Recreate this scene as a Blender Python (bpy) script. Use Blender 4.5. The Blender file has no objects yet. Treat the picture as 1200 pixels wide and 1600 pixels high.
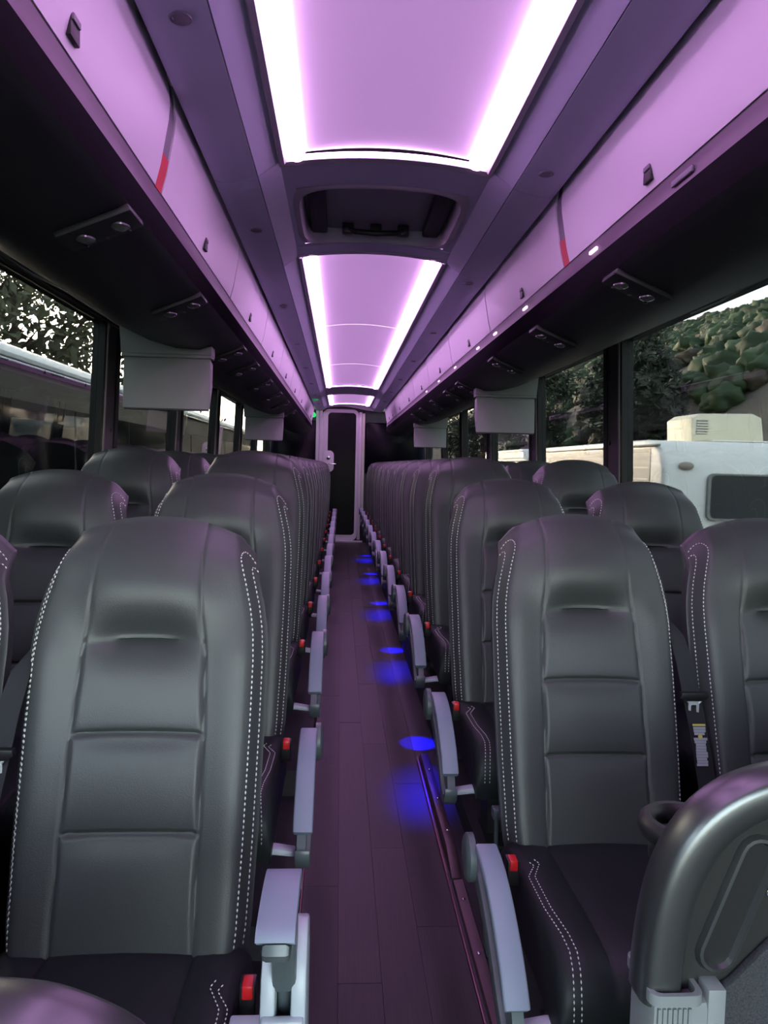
import bpy, bmesh, math, random
from mathutils import Vector, Matrix, noise

random.seed(7)
C = bpy.context.scene.collection
SC = bpy.context.scene

# ------------------------------------------------------------------ camera
PITCH, YAW, ROLL = -0.06315, 0.06079, 0.02442
EYE = Vector((-0.1327, 0.0, 1.33))
fwd = Vector((math.sin(YAW) * math.cos(PITCH), math.cos(YAW) * math.cos(PITCH), math.sin(PITCH)))
rgt = Vector((math.cos(YAW), -math.sin(YAW), 0))
upv = rgt.cross(fwd)
r2 = math.cos(ROLL) * rgt + math.sin(ROLL) * upv
u2 = -math.sin(ROLL) * rgt + math.cos(ROLL) * upv
cd = bpy.data.cameras.new('camera')
cd.sensor_fit = 'VERTICAL'
cd.sensor_height = 36.0
cd.lens = 1150 * 36.0 / 1600
cd.clip_start = 0.02
cd.clip_end = 600
cam = bpy.data.objects.new('camera', cd)
M3 = Matrix((r2, u2, -fwd)).transposed()
cam.matrix_world = Matrix.Translation(EYE) @ M3.to_4x4()
C.objects.link(cam)
SC.camera = cam

# ------------------------------------------------------------------ world, exposure
SUN_EL, SUN_ROT, SKY_STRENGTH = 5.0, -28.0, 9.0
w = bpy.data.worlds.new('dusk_sky')
SC.world = w
w.use_nodes = True
wn = w.node_tree.nodes
wl = w.node_tree.links
for n in list(wn):
    wn.remove(n)
wo = wn.new('ShaderNodeOutputWorld')
bg = wn.new('ShaderNodeBackground')
sky = wn.new('ShaderNodeTexSky')
sky.sky_type = 'NISHITA'
sky.sun_disc = False
sky.sun_elevation = math.radians(SUN_EL)
sky.sun_rotation = math.radians(SUN_ROT)
sky.air_density = 1.0
sky.dust_density = 3.0
sky.ozone_density = 1.5
bg.inputs['Strength'].default_value = SKY_STRENGTH
hs = wn.new('ShaderNodeHueSaturation')
hs.inputs['Saturation'].default_value = 0.5
wl.new(sky.outputs[0], hs.inputs['Color'])
wl.new(hs.outputs[0], bg.inputs[0])
wl.new(bg.outputs[0], wo.inputs[0])
SC.view_settings.view_transform = 'Standard'
SC.view_settings.look = 'None'
SC.view_settings.gamma = 1.0
SC.view_settings.exposure = 0.0
SC.view_settings.use_curve_mapping = False
SC.cycles.max_bounces = 7
SC.cycles.diffuse_bounces = 4
SC.cycles.glossy_bounces = 3
SC.cycles.transparent_max_bounces = 12
SC.cycles.sample_clamp_indirect = 6.0
SC.cycles.caustics_reflective = False
SC.cycles.caustics_refractive = False

# ------------------------------------------------------------------ materials
MATS = {}


def mat(name, col, rough=0.5, metal=0.0, bump=None, var=0.0, vscale=6.0, emit=None, estr=0.0, spec=None, objvar=0.0, coat=0.0):
    if name in MATS:
        return MATS[name]
    m = bpy.data.materials.new(name)
    m.use_nodes = True
    nt = m.node_tree
    b = nt.nodes['Principled BSDF']
    b.inputs['Base Color'].default_value = (*col, 1)
    b.inputs['Roughness'].default_value = rough
    b.inputs['Metallic'].default_value = metal
    if spec is not None:
        b.inputs['Specular IOR Level'].default_value = spec
    if coat:
        b.inputs['Coat Weight'].default_value = coat
        b.inputs['Coat Roughness'].default_value = 0.15
    tc = nt.nodes.new('ShaderNodeTexCoord')
    if var or objvar:
        mix = nt.nodes.new('ShaderNodeMix')
        mix.data_type = 'RGBA'
        mix.blend_type = 'MULTIPLY'
        mix.inputs[0].default_value = 1.0
        mix.inputs[6].default_value = (*col, 1)
        add = None
        if var:
            nz = nt.nodes.new('ShaderNodeTexNoise')
            nz.inputs['Scale'].default_value = vscale
            nz.inputs['Detail'].default_value = 5
            nt.links.new(tc.outputs['Object'], nz.inputs['Vector'])
            mr = nt.nodes.new('ShaderNodeMapRange')
            mr.inputs[1].default_value = 0.3
            mr.inputs[2].default_value = 0.7
            mr.inputs[3].default_value = 1 - var
            mr.inputs[4].default_value = 1 + var
            nt.links.new(nz.outputs['Fac'], mr.inputs[0])
            add = mr.outputs[0]
        if objvar:
            oi = nt.nodes.new('ShaderNodeObjectInfo')
            mr2 = nt.nodes.new('ShaderNodeMapRange')
            mr2.inputs[3].default_value = 1 - objvar
            mr2.inputs[4].default_value = 1 + objvar
            nt.links.new(oi.outputs['Random'], mr2.inputs[0])
            if add is not None:
                mu = nt.nodes.new('ShaderNodeMath')
                mu.operation = 'MULTIPLY'
                nt.links.new(add, mu.inputs[0])
                nt.links.new(mr2.outputs[0], mu.inputs[1])
                add = mu.outputs[0]
            else:
                add = mr2.outputs[0]
        nt.links.new(add, mix.inputs[7])
        nt.links.new(mix.outputs[2], b.inputs['Base Color'])
    if bump:
        sc_, st_ = bump
        nz = nt.nodes.new('ShaderNodeTexNoise')
        nz.inputs['Scale'].default_value = sc_
        nz.inputs['Detail'].default_value = 3
        nt.links.new(tc.outputs['Object'], nz.inputs['Vector'])
        bp = nt.nodes.new('ShaderNodeBump')
        bp.inputs['Strength'].default_value = st_
        bp.inputs['Distance'].default_value = 0.002
        nt.links.new(nz.outputs['Fac'], bp.inputs['Height'])
        nt.links.new(bp.outputs[0], b.inputs['Normal'])
    if emit:
        b.inputs['Emission Color'].default_value = (*emit, 1)
        b.inputs['Emission Strength'].default_value = estr
    MATS[name] = m
    return m


def glass_mat(name, tint, ior=1.45, rough=0.0):
    m = bpy.data.materials.new(name)
    m.use_nodes = True
    nt = m.node_tree
    nt.nodes.remove(nt.nodes['Principled BSDF'])
    out = nt.nodes['Material Output']
    tr = nt.nodes.new('ShaderNodeBsdfTransparent')
    tr.inputs[0].default_value = (*tint, 1)
    gl = nt.nodes.new('ShaderNodeBsdfGlossy')
    gl.inputs['Roughness'].default_value = rough
    fr = nt.nodes.new('ShaderNodeFresnel')
    fr.inputs[0].default_value = ior
    mx = nt.nodes.new('ShaderNodeMixShader')
    ge = nt.nodes.new('ShaderNodeNewGeometry')
    inv = nt.nodes.new('ShaderNodeMath')
    inv.operation = 'SUBTRACT'
    inv.inputs[0].default_value = 1.0
    nt.links.new(ge.outputs['Backfacing'], inv.inputs[1])
    mul = nt.nodes.new('ShaderNodeMath')
    mul.operation = 'MULTIPLY'
    nt.links.new(fr.outputs[0], mul.inputs[0])
    nt.links.new(inv.outputs[0], mul.inputs[1])
    nt.links.new(mul.outputs[0], mx.inputs[0])
    nt.links.new(tr.outputs[0], mx.inputs[1])
    nt.links.new(gl.outputs[0], mx.inputs[2])
    nt.links.new(mx.outputs[0], out.inputs[0])
    MATS[name] = m
    return m


def wood_mat():
    m = bpy.data.materials.new('dark_plank')
    m.use_nodes = True
    nt = m.node_tree
    b = nt.nodes['Principled BSDF']
    tc = nt.nodes.new('ShaderNodeTexCoord')
    oi = nt.nodes.new('ShaderNodeObjectInfo')
    ad = nt.nodes.new('ShaderNodeVectorMath')
    ad.operation = 'ADD'
    sx = nt.nodes.new('ShaderNodeVectorMath')
    sx.operation = 'SCALE'
    sx.inputs['Scale'].default_value = 40
    nt.links.new(oi.outputs['Location'], sx.inputs[0])
    mp = nt.nodes.new('ShaderNodeMapping')
    mp.inputs['Scale'].default_value = (120, 4, 4)
    nt.links.new(tc.outputs['Object'], ad.inputs[0])
    nt.links.new(sx.outputs[0], ad.inputs[1])
    nt.links.new(ad.outputs[0], mp.inputs[0])
    nz = nt.nodes.new('ShaderNodeTexNoise')
    nz.inputs['Scale'].default_value = 1.0
    nz.inputs['Detail'].default_value = 6
    nz.inputs['Roughness'].default_value = 0.7
    nt.links.new(mp.outputs[0], nz.inputs['Vector'])
    cr = nt.nodes.new('ShaderNodeValToRGB')
    cr.color_ramp.elements[0].position = 0.3
    cr.color_ramp.elements[0].color = (0.012, 0.009, 0.010, 1)
    cr.color_ramp.elements[1].position = 0.75
    cr.color_ramp.elements[1].color = (0.046, 0.036, 0.041, 1)
    nt.links.new(nz.outputs['Fac'], cr.inputs[0])
    mr = nt.nodes.new('ShaderNodeMapRange')
    mr.inputs[3].default_value = 0.75
    mr.inputs[4].default_value = 1.25
    nt.links.new(oi.outputs['Random'], mr.inputs[0])
    mx = nt.nodes.new('ShaderNodeVectorMath')
    mx.operation = 'SCALE'
    nt.links.new(cr.outputs[0], mx.inputs[0])
    nt.links.new(mr.outputs[0], mx.inputs['Scale'])
    nt.links.new(mx.outputs[0], b.inputs['Base Color'])
    b.inputs['Roughness'].default_value = 0.42
    b.inputs['Specular IOR Level'].default_value = 0.28
    bp = nt.nodes.new('ShaderNodeBump')
    bp.inputs['Strength'].default_value = 0.25
    bp.inputs['Distance'].default_value = 0.001
    nt.links.new(nz.outputs['Fac'], bp.inputs['Height'])
    nt.links.new(bp.outputs[0], b.inputs['Normal'])
    MATS['dark_plank'] = m
    return m


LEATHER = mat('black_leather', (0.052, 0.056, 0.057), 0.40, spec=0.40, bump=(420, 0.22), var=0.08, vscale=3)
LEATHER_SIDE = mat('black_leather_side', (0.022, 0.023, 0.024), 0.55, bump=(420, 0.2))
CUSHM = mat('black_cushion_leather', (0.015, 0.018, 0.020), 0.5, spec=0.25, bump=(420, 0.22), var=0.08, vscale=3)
THREAD = mat('white_thread', (0.72, 0.72, 0.70), 0.7)
THREAD_DARK = mat('dark_thread', (0.012, 0.012, 0.013), 0.8)
PAD = mat('grey_armrest_plastic', (0.20, 0.245, 0.31), 0.45, bump=(600, 0.1))
SHELL = mat('dark_teal_plastic', (0.085, 0.105, 0.115), 0.35, bump=(500, 0.08))
BRACKET = mat('light_grey_casting', (0.42, 0.47, 0.52), 0.38, bump=(120, 0.06))
BLACKP = mat('black_plastic', (0.013, 0.013, 0.014), 0.4)
RED = mat('red_button', (0.62, 0.012, 0.018), 0.4)
BELT = mat('seat_belt_webbing', (0.014, 0.015, 0.018), 0.75, bump=(900, 0.3))
CHROME = mat('chrome', (0.72, 0.73, 0.74), 0.18, 1.0)
STEEL = mat('brushed_steel', (0.36, 0.34, 0.35), 0.38, 1.0, bump=(200, 0.1))
TAG = mat('label_print', (0.36, 0.39, 0.42), 0.7)
TAGY = mat('label_yellow', (0.6, 0.55, 0.12), 0.7)
PEDESTAL = mat('dark_painted_frame', (0.02, 0.02, 0.024), 0.5)
BINDOOR = mat('pale_bin_door', (0.86, 0.82, 0.89), 0.42, bump=(300, 0.04))
BINGREY = mat('bin_divider_grey', (0.22, 0.20, 0.25), 0.5)
CEIL = mat('ceiling_panel_grey', (0.56, 0.58, 0.74), 0.5, bump=(400, 0.08))
CEILRIM = mat('ceiling_rim_grey', (0.46, 0.45, 0.50), 0.45)
CLOTH = mat('lit_ceiling_panel', (0.80, 0.77, 0.80), 0.8, bump=(700, 0.15), emit=(0.80, 0.40, 1.0), estr=0.36)  # weak emission added to brighten the panel the edge strips light
STRIP = mat('led_diffuser', (0.9, 0.85, 0.9), 0.5, emit=(1.0, 0.50, 1.10), estr=12.5)
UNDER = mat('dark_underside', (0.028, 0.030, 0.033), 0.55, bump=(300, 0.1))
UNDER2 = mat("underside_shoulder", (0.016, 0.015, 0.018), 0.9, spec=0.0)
LIP = mat('bin_lip_rail', (0.20, 0.15, 0.20), 0.5, spec=0.25)
LIPLIGHT_SEAMGLOW = mat('lip_lamp_and_seam_glow', (0.9, 0.8, 0.9), 0.4, emit=(1.0, 0.72, 1.0), estr=1.6)
DARKSLOT = mat('dark_slot', (0.016, 0.014, 0.018), 0.5)
REDTAG = mat('red_tag', (0.75, 0.03, 0.06), 0.5)
WALLM = mat('wall_lining', (0.05, 0.052, 0.056), 0.7, bump=(200, 0.1))
PILLAR = mat('pillar_lining', (0.115, 0.11, 0.11), 0.6, bump=(200, 0.05))
RUBBER = mat('window_rubber', (0.012, 0.012, 0.013), 0.6)
RAILLINE = mat('header_rail', (0.10, 0.10, 0.105), 0.35)
SCREENM = mat('monitor_grey', (0.33, 0.35, 0.345), 0.5, bump=(300, 0.05))
SCREENE = mat('monitor_edge', (0.06, 0.062, 0.065), 0.5)
MAT_CARPET = mat('platform_carpet', (0.022, 0.018, 0.026), 0.8, bump=(500, 0.4), var=0.2, vscale=60)
PINKTRIM = mat('edge_strip', (0.30, 0.12, 0.17), 0.3, 0.5)  # pink light the metal reflects is put into its colour
REARP = mat('rear_frame', (0.62, 0.56, 0.62), 0.45)
REARD = mat('rear_panel_dark', (0.03, 0.03, 0.034), 0.6)
REARG = mat('rear_black_glass', (0.003, 0.003, 0.006), 0.25, spec=0.12)
CREAMPOST = mat('cream_post', (0.55, 0.50, 0.44), 0.5)
GREEN = mat('green_lamp', (0.02, 0.3, 0.08), 0.4, emit=(0.02, 1.0, 0.22), estr=0.9)
GREEN_REFL = mat('green_reflection', (0.02, 0.3, 0.08), 0.4, emit=(0.02, 1.0, 0.25), estr=0.22)  # weak glow standing in for a green reflection on the cove
LENS = mat('lamp_lens', (0.30, 0.31, 0.31), 0.12, 0.6)
BLUELENS = mat('blue_lens', (0.1, 0.1, 0.5), 0.3, emit=(0.12, 0.10, 1.0), estr=0.8)
TUBE = mat('dark_grab_rail', (0.125, 0.13, 0.135), 0.33, 0.85, bump=(260, 0.05))
PANELD = mat('moulded_panel', (0.018, 0.0175, 0.018), 0.42, bump=(300, 0.08))
FABRIC = mat('speckled_fabric', (0.030, 0.031, 0.037), 0.95, bump=(800, 0.6), var=0.5, vscale=380)
ALU = mat('grey_ribbed_post', (0.17, 0.185, 0.195), 0.42, bump=(200, 0.05))
WINGLASS = glass_mat('tinted_glass', (0.28, 0.285, 0.28))
FRONTGLASS = glass_mat('clear_glass', (0.86, 0.88, 0.87))
COACHGLASS = mat('coach_dark_glass', (0.006, 0.008, 0.009), 0.06)
COACHBODY = mat('coach_body', (0.010, 0.012, 0.013), 0.5, spec=0.2)
COACHROOF = mat('coach_white_roof', (0.92, 0.93, 0.92), 0.3)
RVBODY = mat('camper_white', (0.88, 0.88, 0.83), 0.4, var=0.05, vscale=2)
RVCREAM = mat('aircon_cream', (0.80, 0.74, 0.56), 0.5)
RVGREY = mat('camper_trim_grey', (0.25, 0.25, 0.24), 0.5)
RVGLASS = mat('camper_glass', (0.05, 0.058, 0.06), 0.12)
AMBER = mat('marker_lamp', (0.35, 0.30, 0.25), 0.25)
SIDING = mat('camper_siding', (0.30, 0.31, 0.29), 0.45)
BARK = mat('bark', (0.05, 0.035, 0.025), 0.9, bump=(30, 0.6))
ASPHALT = mat('asphalt', (0.07, 0.07, 0.07), 0.9, var=0.2, vscale=3)
WOOD = wood_mat()


def leaf_mat(name, col):
    m = mat(name, col, 0.7, objvar=0.0, var=0.6, vscale=0.8)
    b = m.node_tree.nodes['Principled BSDF']
    b.inputs['Subsurface Weight'].default_value = 0.0
    return m


LEAF = leaf_mat('leaf_olive', (0.085, 0.088, 0.045))
LEAFD = leaf_mat('leaf_dark', (0.022, 0.032, 0.016))
BUSHG = leaf_mat('bush_green', (0.036, 0.066, 0.026))
BUSHB = leaf_mat('bush_brown', (0.066, 0.054, 0.038))


# ------------------------------------------------------------------ mesh helpers
def make_data(name, V, F, m, smooth=True, angle=38, mats=None, fm=None):
    me = bpy.data.meshes.new(name)
    me.from_pydata([tuple(v) for v in V], [], F)
    for mm in (mats or [m]):
        me.materials.append(mm)
    if fm:
        me.polygons.foreach_set('material_index', fm)
    if smooth:
        me.polygons.foreach_set('use_smooth', [True] * len(me.polygons))
        me.set_sharp_from_angle(angle=math.radians(angle))
    me.update()
    return me


def link(name, me, parent=None, loc=None):
    o = bpy.data.objects.new(name, me)
    C.objects.link(o)
    if parent is not None:
        o.parent = parent
    if loc is not None:
        o.location = loc
    return o


class MB:
    def __init__(self):
        self.V, self.F = [], []

    def add(self, V, F):
        o = len(self.V)
        self.V += [tuple(v) for v in V]
        self.F += [tuple(i + o for i in f) for f in F]
        return self

    def bm(self, bm):
        bm.verts.index_update()
        V = [v.co[:] for v in bm.verts]
        F = [[v.index for v in f.verts] for f in bm.faces]
        bm.free()
        return self.add(V, F)

    def box(self, x0, x1, y0, y1, z0, z1, r=0.0, seg=2, rot=None, piv=None):
        x0, x1 = sorted((x0, x1))
        y0, y1 = sorted((y0, y1))
        z0, z1 = sorted((z0, z1))
        bm = bmesh.new()
        bmesh.ops.create_cube(bm, size=1.0)
        c = Vector(((x0 + x1) / 2, (y0 + y1) / 2, (z0 + z1) / 2))
        for v in bm.verts:
            v.co = Vector((v.co.x * (x1 - x0), v.co.y * (y1 - y0), v.co.z * (z1 - z0)))
        if r:
            bmesh.ops.bevel(bm, geom=bm.edges[:], offset=r, segments=seg, profile=0.5, affect='EDGES')
        for v in bm.verts:
            v.co = (rot @ v.co if rot else v.co) + c
        return self.bm(bm)

    def prism(self, outline, axis, a, b, r=0.0, seg=2):
        """outline: 2D points; axis x -> (y,z), y -> (x,z), z -> (x,y)"""
        bm = bmesh.new()

        def P(p, t):
            return {'x': (t, p[0], p[1]), 'y': (p[0], t, p[1]), 'z': (p[0], p[1], t)}[axis]
        n = len(outline)
        A = [bm.verts.new(P(p, a)) for p in outline]
        B = [bm.verts.new(P(p, b)) for p in outline]
        bm.faces.new(A)
        bm.faces.new(B[::-1])
        for i in range(n):
            bm.faces.new((A[i], B[i], B[(i + 1) % n], A[(i + 1) % n]))
        bmesh.ops.recalc_face_normals(bm, faces=bm.faces[:])
        if r:
            es = [e for e in bm.edges if len(e.link_faces) == 2 and any(len(f.verts) == n and n > 4 for f in e.link_faces) or n <= 4]
            bmesh.ops.bevel(bm, geom=es, offset=r, segments=seg, profile=0.5, affect='EDGES', clamp_overlap=True)
        return self.bm(bm)

    def tube(self, pts, r, n=8, closed=False, caps=True, flat=(1, 1), up=(0, 0, 1)):
        pts = [Vector(p) for p in pts]
        m = len(pts)
        rs = r if isinstance(r, (list, tuple)) else [r] * m
        V, F = [], []
        for i, p in enumerate(pts):
            if closed:
                t = pts[(i + 1) % m] - pts[i - 1]
            else:
                t = pts[min(i + 1, m - 1)] - pts[max(i - 1, 0)]
            t.normalize()
            a = t.cross(Vector(up))
            if a.length < 1e-4:
                a = t.cross(Vector((1, 0, 0)))
            a.normalize()
            b = a.cross(t)
            for k in range(n):
                an = 2 * math.pi * k / n
                V.append(p + a * math.cos(an) * rs[i] * flat[0] + b * math.sin(an) * rs[i] * flat[1])
        for i in range(m if closed else m - 1):
            j = (i + 1) % m
            for k in range(n):
                l = (k + 1) % n
                F.append((i * n + k, i * n + l, j * n + l, j * n + k))
        if caps and not closed:
            F.append(tuple(range(n))[::-1])
            F.append(tuple((m - 1) * n + k for k in range(n)))
        return self.add(V, F)

    def lathe(self, prof, c, axis='z', n=20):
        V, F = [], []
        for (rad, h) in prof:
            for k in range(n):
                an = 2 * math.pi * k / n
                a, b = rad * math.cos(an), rad * math.sin(an)
                V.append({'z': (c[0] + a, c[1] + b, c[2] + h), 'x': (c[0] + h, c[1] + a, c[2] + b), 'y': (c[0] + b, c[1] + h, c[2] + a)}[axis])
        for i in range(len(prof) - 1):
            for k in range(n):
                l = (k + 1) % n
                F.append((i * n + k, i * n + l, (i + 1) * n + l, (i + 1) * n + k))
        F.append(tuple(range(n))[::-1])
        F.append(tuple((len(prof) - 1) * n + k for k in range(n)))
        return self.add(V, F)

    def grid(self, rows):
        n = len(rows[0])
        V = [p for r_ in rows for p in r_]
        F = [(i * n + k, i * n + k + 1, (i + 1) * n + k + 1, (i + 1) * n + k) for i in range(len(rows) - 1) for k in range(n - 1)]
        return self.add(V, F)

    def sheet(self, prof, axis, a, b, th=0.006):
        """thin bent sheet: open 2D profile thickened and swept from a to b"""
        n = len(prof)
        off = []
        for i in range(n):
            p, q = Vector(prof[max(i - 1, 0)]), Vector(prof[min(i + 1, n - 1)])
            t = (q - p).normalized()
            off.append((prof[i][0] - t.y * th, prof[i][1] + t.x * th))
        V, F = [], []
        for t in (a, b):
            for p in list(prof) + off:
                V.append({'x': (t, p[0], p[1]), 'y': (p[0], t, p[1]), 'z': (p[0], p[1], t)}[axis])
        m = 2 * n
        for i in range(n - 1):
            F.append((i, i + 1, m + i + 1, m + i))
            F.append((n + i + 1, n + i, m + n + i, m + n + i + 1))
            F.append((i + 1, i, n + i, n + i + 1))
            F.append((m + i, m + i + 1, m + n + i + 1, m + n + i))
        F.append((0, m, m + n, n))
        F.append((n - 1, n + n - 1, m + n + n - 1, m + n - 1))
        return self.add(V, F)

    def mirror(self):
        self.V = [(-x, y, z) for x, y, z in self.V]
        self.F = [tuple(reversed(f)) for f in self.F]
        return self

    def data(self, name, m, smooth=True, angle=38):
        bm = bmesh.new()
        vs = [bm.verts.new(v) for v in self.V]
        for f in self.F:
            try:
                bm.faces.new([vs[i] for i in f])
            except ValueError:
                pass
        bmesh.ops.recalc_face_normals(bm, faces=bm.faces[:])
        me = bpy.data.meshes.new(name)
        bm.to_mesh(me)
        bm.free()
        me.materials.append(m)
        if smooth:
            me.polygons.foreach_set('use_smooth', [True] * len(me.polygons))
            me.set_sharp_from_angle(angle=math.radians(angle))
        return me

    def obj(self, name, m, parent=None, loc=None, smooth=True, angle=38):
        return link(name, self.data(name, m, smooth, angle), parent, loc)


def thing(name, label, cat, loc=(0, 0, 0), group=None):
    o = bpy.data.objects.new(name, None)
    o.empty_display_size = 0.05
    C.objects.link(o)
    o.location = loc
    o['label'] = label
    o['category'] = cat
    if group:
        o['group'] = group
    return o


def tag(o, label, cat, group=None):
    o['label'] = label
    o['category'] = cat
    if group:
        o['group'] = group
    return o


def struct(o):
    o['kind'] = 'structure'
    return o


def sm(a, b, x):
    t = max(0.0, min(1.0, (x - a) / (b - a)))
    return t * t * (3 - 2 * t)


def interp(tab, x):
    if x <= tab[0][0]:
        return tab[0][1]
    for (a, fa), (b, fb) in zip(tab, tab[1:]):
        if x <= b:
            return fa + (fb - fa) * (x - a) / (b - a)
    return tab[-1][1]


ORD = ['first', 'second', 'third', 'fourth', 'fifth', 'sixth', 'seventh', 'eighth', 'ninth', 'tenth', 'eleventh', 'twelfth', 'thirteenth', 'fourteenth']
Y0, Y1 = -1.7, 12.6          # front and rear of the saloon
SIDES = ((-1, 'left'), (1, 'right'))

# ================================================================== SETTING
# ---- floor: base slab, planks of the aisle, stepped seat platforms
floor = struct(MB().box(-1.42, 1.42, Y0, Y1 + 0.1, -0.08, -0.011).obj('floor', MAT_CARPET, smooth=False))
pk = MB().box(-0.5, 0.5, -0.5, 0.5, -0.010, 0.0, 0.0).data('plank', WOOD, smooth=False)
edges = [-0.222, -0.112, 0.002, 0.116, 0.238]
for ci in range(4):
    x0, x1 = edges[ci] + 0.0005, edges[ci + 1] - 0.0005
    y = Y0 + [0.1, 0.62, 0.33, 0.85][ci] - 0.95
    L = 0.96
    while y < Y1:
        a, b = max(y, Y0) + 0.0006, min(y + L, Y1) - 0.0006
        if b - a > 0.05:
            p = link('plank', pk, floor, ((x0 + x1) / 2, (a + b) / 2, random.uniform(-0.0006, 0.0006)))
            p.scale = (x1 - x0, b - a, 1)
        y += L
# dark mat strip along the right of the aisle
MB().box(0.2385, 0.347, Y0, Y1, -0.011, -0.001).obj('mat_strip', mat('mat_strip_vinyl', (0.042, 0.036, 0.045), 0.5), floor, smooth=False)

for s, side in SIDES:
    if s < 0:
        out = [(Y0, -0.0105), (Y1, -0.0105), (Y1, 0.175), (2.72, 0.175), (2.70, 0.085), (1.92, 0.085), (1.90, 0.002), (Y0, 0.002)]
        xi = -0.226
    else:
        out = [(Y0, -0.0105), (Y1, -0.0105), (Y1, 0.175), (3.06, 0.175), (3.04, 0.085), (2.29, 0.085), (2.27, 0.002), (Y0, 0.002)]
        xi = 0.347
    struct(MB().prism(out, 'x', xi, s * 1.40).obj('floor_platform', MAT_CARPET, smooth=False))
# edge trims of the aisle
struct(MB().box(-0.2285, -0.2225, Y0, Y1, -0.008, 0.010, 0.0015).obj('trim_1', PINKTRIM))
t2 = struct(MB().box(0.2385, 0.2435, Y0, 2.30, -0.004, 0.008, 0.0015).prism([(2.30, -0.004), (3.24, -0.004), (3.24, 0.020), (2.30, 0.008)], 'x', 0.2385, 0.2445).obj('trim_2', PINKTRIM))
rl = struct(MB().prism([(0.252, 0.0), (0.292, 0.0), (0.286, 0.014), (0.256, 0.010)], 'y', 0.4, 2.26).prism([(2.27, 0.0), (3.25, 0.0), (3.25, 0.016), (3.2, 0.05), (2.4, 0.05), (2.27, 0.012)], 'x', 0.252, 0.285, 0.002).obj('trim_3', mat('dark_edge_metal', (0.085, 0.05, 0.06), 0.4, 0.4)))
sc_ = MB().lathe([(0.0055, 0), (0.0055, 0.002), (0.003, 0.0035)], (0, 0, 0), n=10).data('screw', CHROME)
for yy, zz in ((1.35, 0.013), (1.62, 0.013), (1.9, 0.013), (2.15, 0.013), (2.5, 0.051), (2.75, 0.051), (3.02, 0.051)):
    link('screw', sc_, rl, (0.271, yy, zz))
# riser vent in front of the right second row
vt = MB().box(0.352, 0.50, 2.255, 2.268, 0.004, 0.080, 0.002)
vo = tag(vt.obj('heater_vent', PEDESTAL), 'black louvred heater vent low in the step by the aisle', 'vent')
for k in range(6):
    MB().box(0.358, 0.494, 2.247, 2.256, 0.010 + k * 0.0115, 0.0145 + k * 0.0115).obj('louver', BLACKP, vo, smooth=False)

# ---- side walls
ZS, ZT = 0.93, 2.005         # window sill and head


def wx(z):
    return 1.365 - (z - 0.9) * 0.045


PILL = [-1.6, 0.58, 2.22, 3.88, 5.5, 7.15, 8.8, 10.45, 12.35]
PW = 0.135
for s, side in SIDES:
    lo = [(s * 1.40, -0.01), (s * 1.385, 0.5), (s * wx(0.93), 0.93), (s * (wx(0.93) + 0.05), 0.93), (s * 1.47, 0.5), (s * 1.47, -0.01)]
    wall = struct(MB().prism(lo, 'y', Y0, Y1).obj('wall_' + side, WALLM, smooth=False))
    hd = [(s * wx(ZT), ZT), (s * (wx(ZT) + 0.06), ZT), (s * 1.37, 2.28), (s * 1.26, 2.28), (s * 1.285, 2.06)]
    MB().prism(hd, 'y', Y0, Y1).obj('header', WALLM, wall, smooth=False)
    # sill rail and head rail
    MB().box(s * (wx(ZS) - 0.025), s * (wx(ZS) + 0.03), Y0, Y1, ZS, ZS + 0.03, 0.006).obj('sill', PILLAR, wall)
    MB().box(s * 1.258, s * 1.27, Y0, Y1, 1.985, 2.0, 0.003).obj('head_rail', RAILLINE, wall)
    for k, yp in enumerate(PILL):
        lean = [(s * (wx(ZS) - 0.012), ZS), (s * (wx(ZT) - 0.012), ZT + 0.03), (s * (wx(ZT) + 0.05), ZT + 0.03), (s * (wx(ZS) + 0.05), ZS)]
        hw = PW
        p = MB().prism(lean, 'y', yp - hw * 0.55, yp + hw * 0.62).obj('pillar', PILLAR, wall, smooth=False)
        for a, b in ((yp - hw, yp - hw * 0.55), (yp + hw * 0.62, yp + hw)):
            ln = [(s * (wx(ZS) - 0.02), ZS), (s * (wx(ZT) - 0.02), ZT + 0.02), (s * (wx(ZT) + 0.04), ZT + 0.02), (s * (wx(ZS) + 0.04), ZS)]
            MB().prism(ln, 'y', a, b).obj('seal', RUBBER, p, smooth=False)
        ln = [(s * (wx(ZS) - 0.026), ZS), (s * (wx(ZT) - 0.026), ZT), (s * (wx(ZT) - 0.01), ZT), (s * (wx(ZS) - 0.01), ZS)]
        MB().prism(ln, 'y', yp - hw * 0.82, yp - hw * 0.70).obj('seam_strip', STEEL, p, smooth=False)
        for zb in (1.48, 1.86):
            MB().lathe([(0.012, 0), (0.012, 0.006), (0.007, 0.009)], (0, 0, 0), 'x', 12).obj('bolt', BLACKP, p, (s * (wx(zb) - 0.014 - (0.008 if s > 0 else -0.008)), yp + hw * 0.35, zb))
    # panes
    for k in range(len(PILL) - 1):
        a, b = PILL[k] + PW - 0.01, PILL[k + 1] - PW + 0.01
        pn = [(s * (wx(ZS) + 0.010), ZS + 0.01), (s * (wx(ZT) + 0.010), ZT + 0.01), (s * (wx(ZT) + 0.015), ZT + 0.01), (s * (wx(ZS) + 0.015), ZS + 0.01)]
        n_ = k + 1 + (0 if s < 0 else 8)
        struct(MB().prism(pn, 'y', a, b).obj('window_%d' % n_, FRONTGLASS if (k == 0 and s < 0) else WINGLASS, smooth=False))

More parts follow.
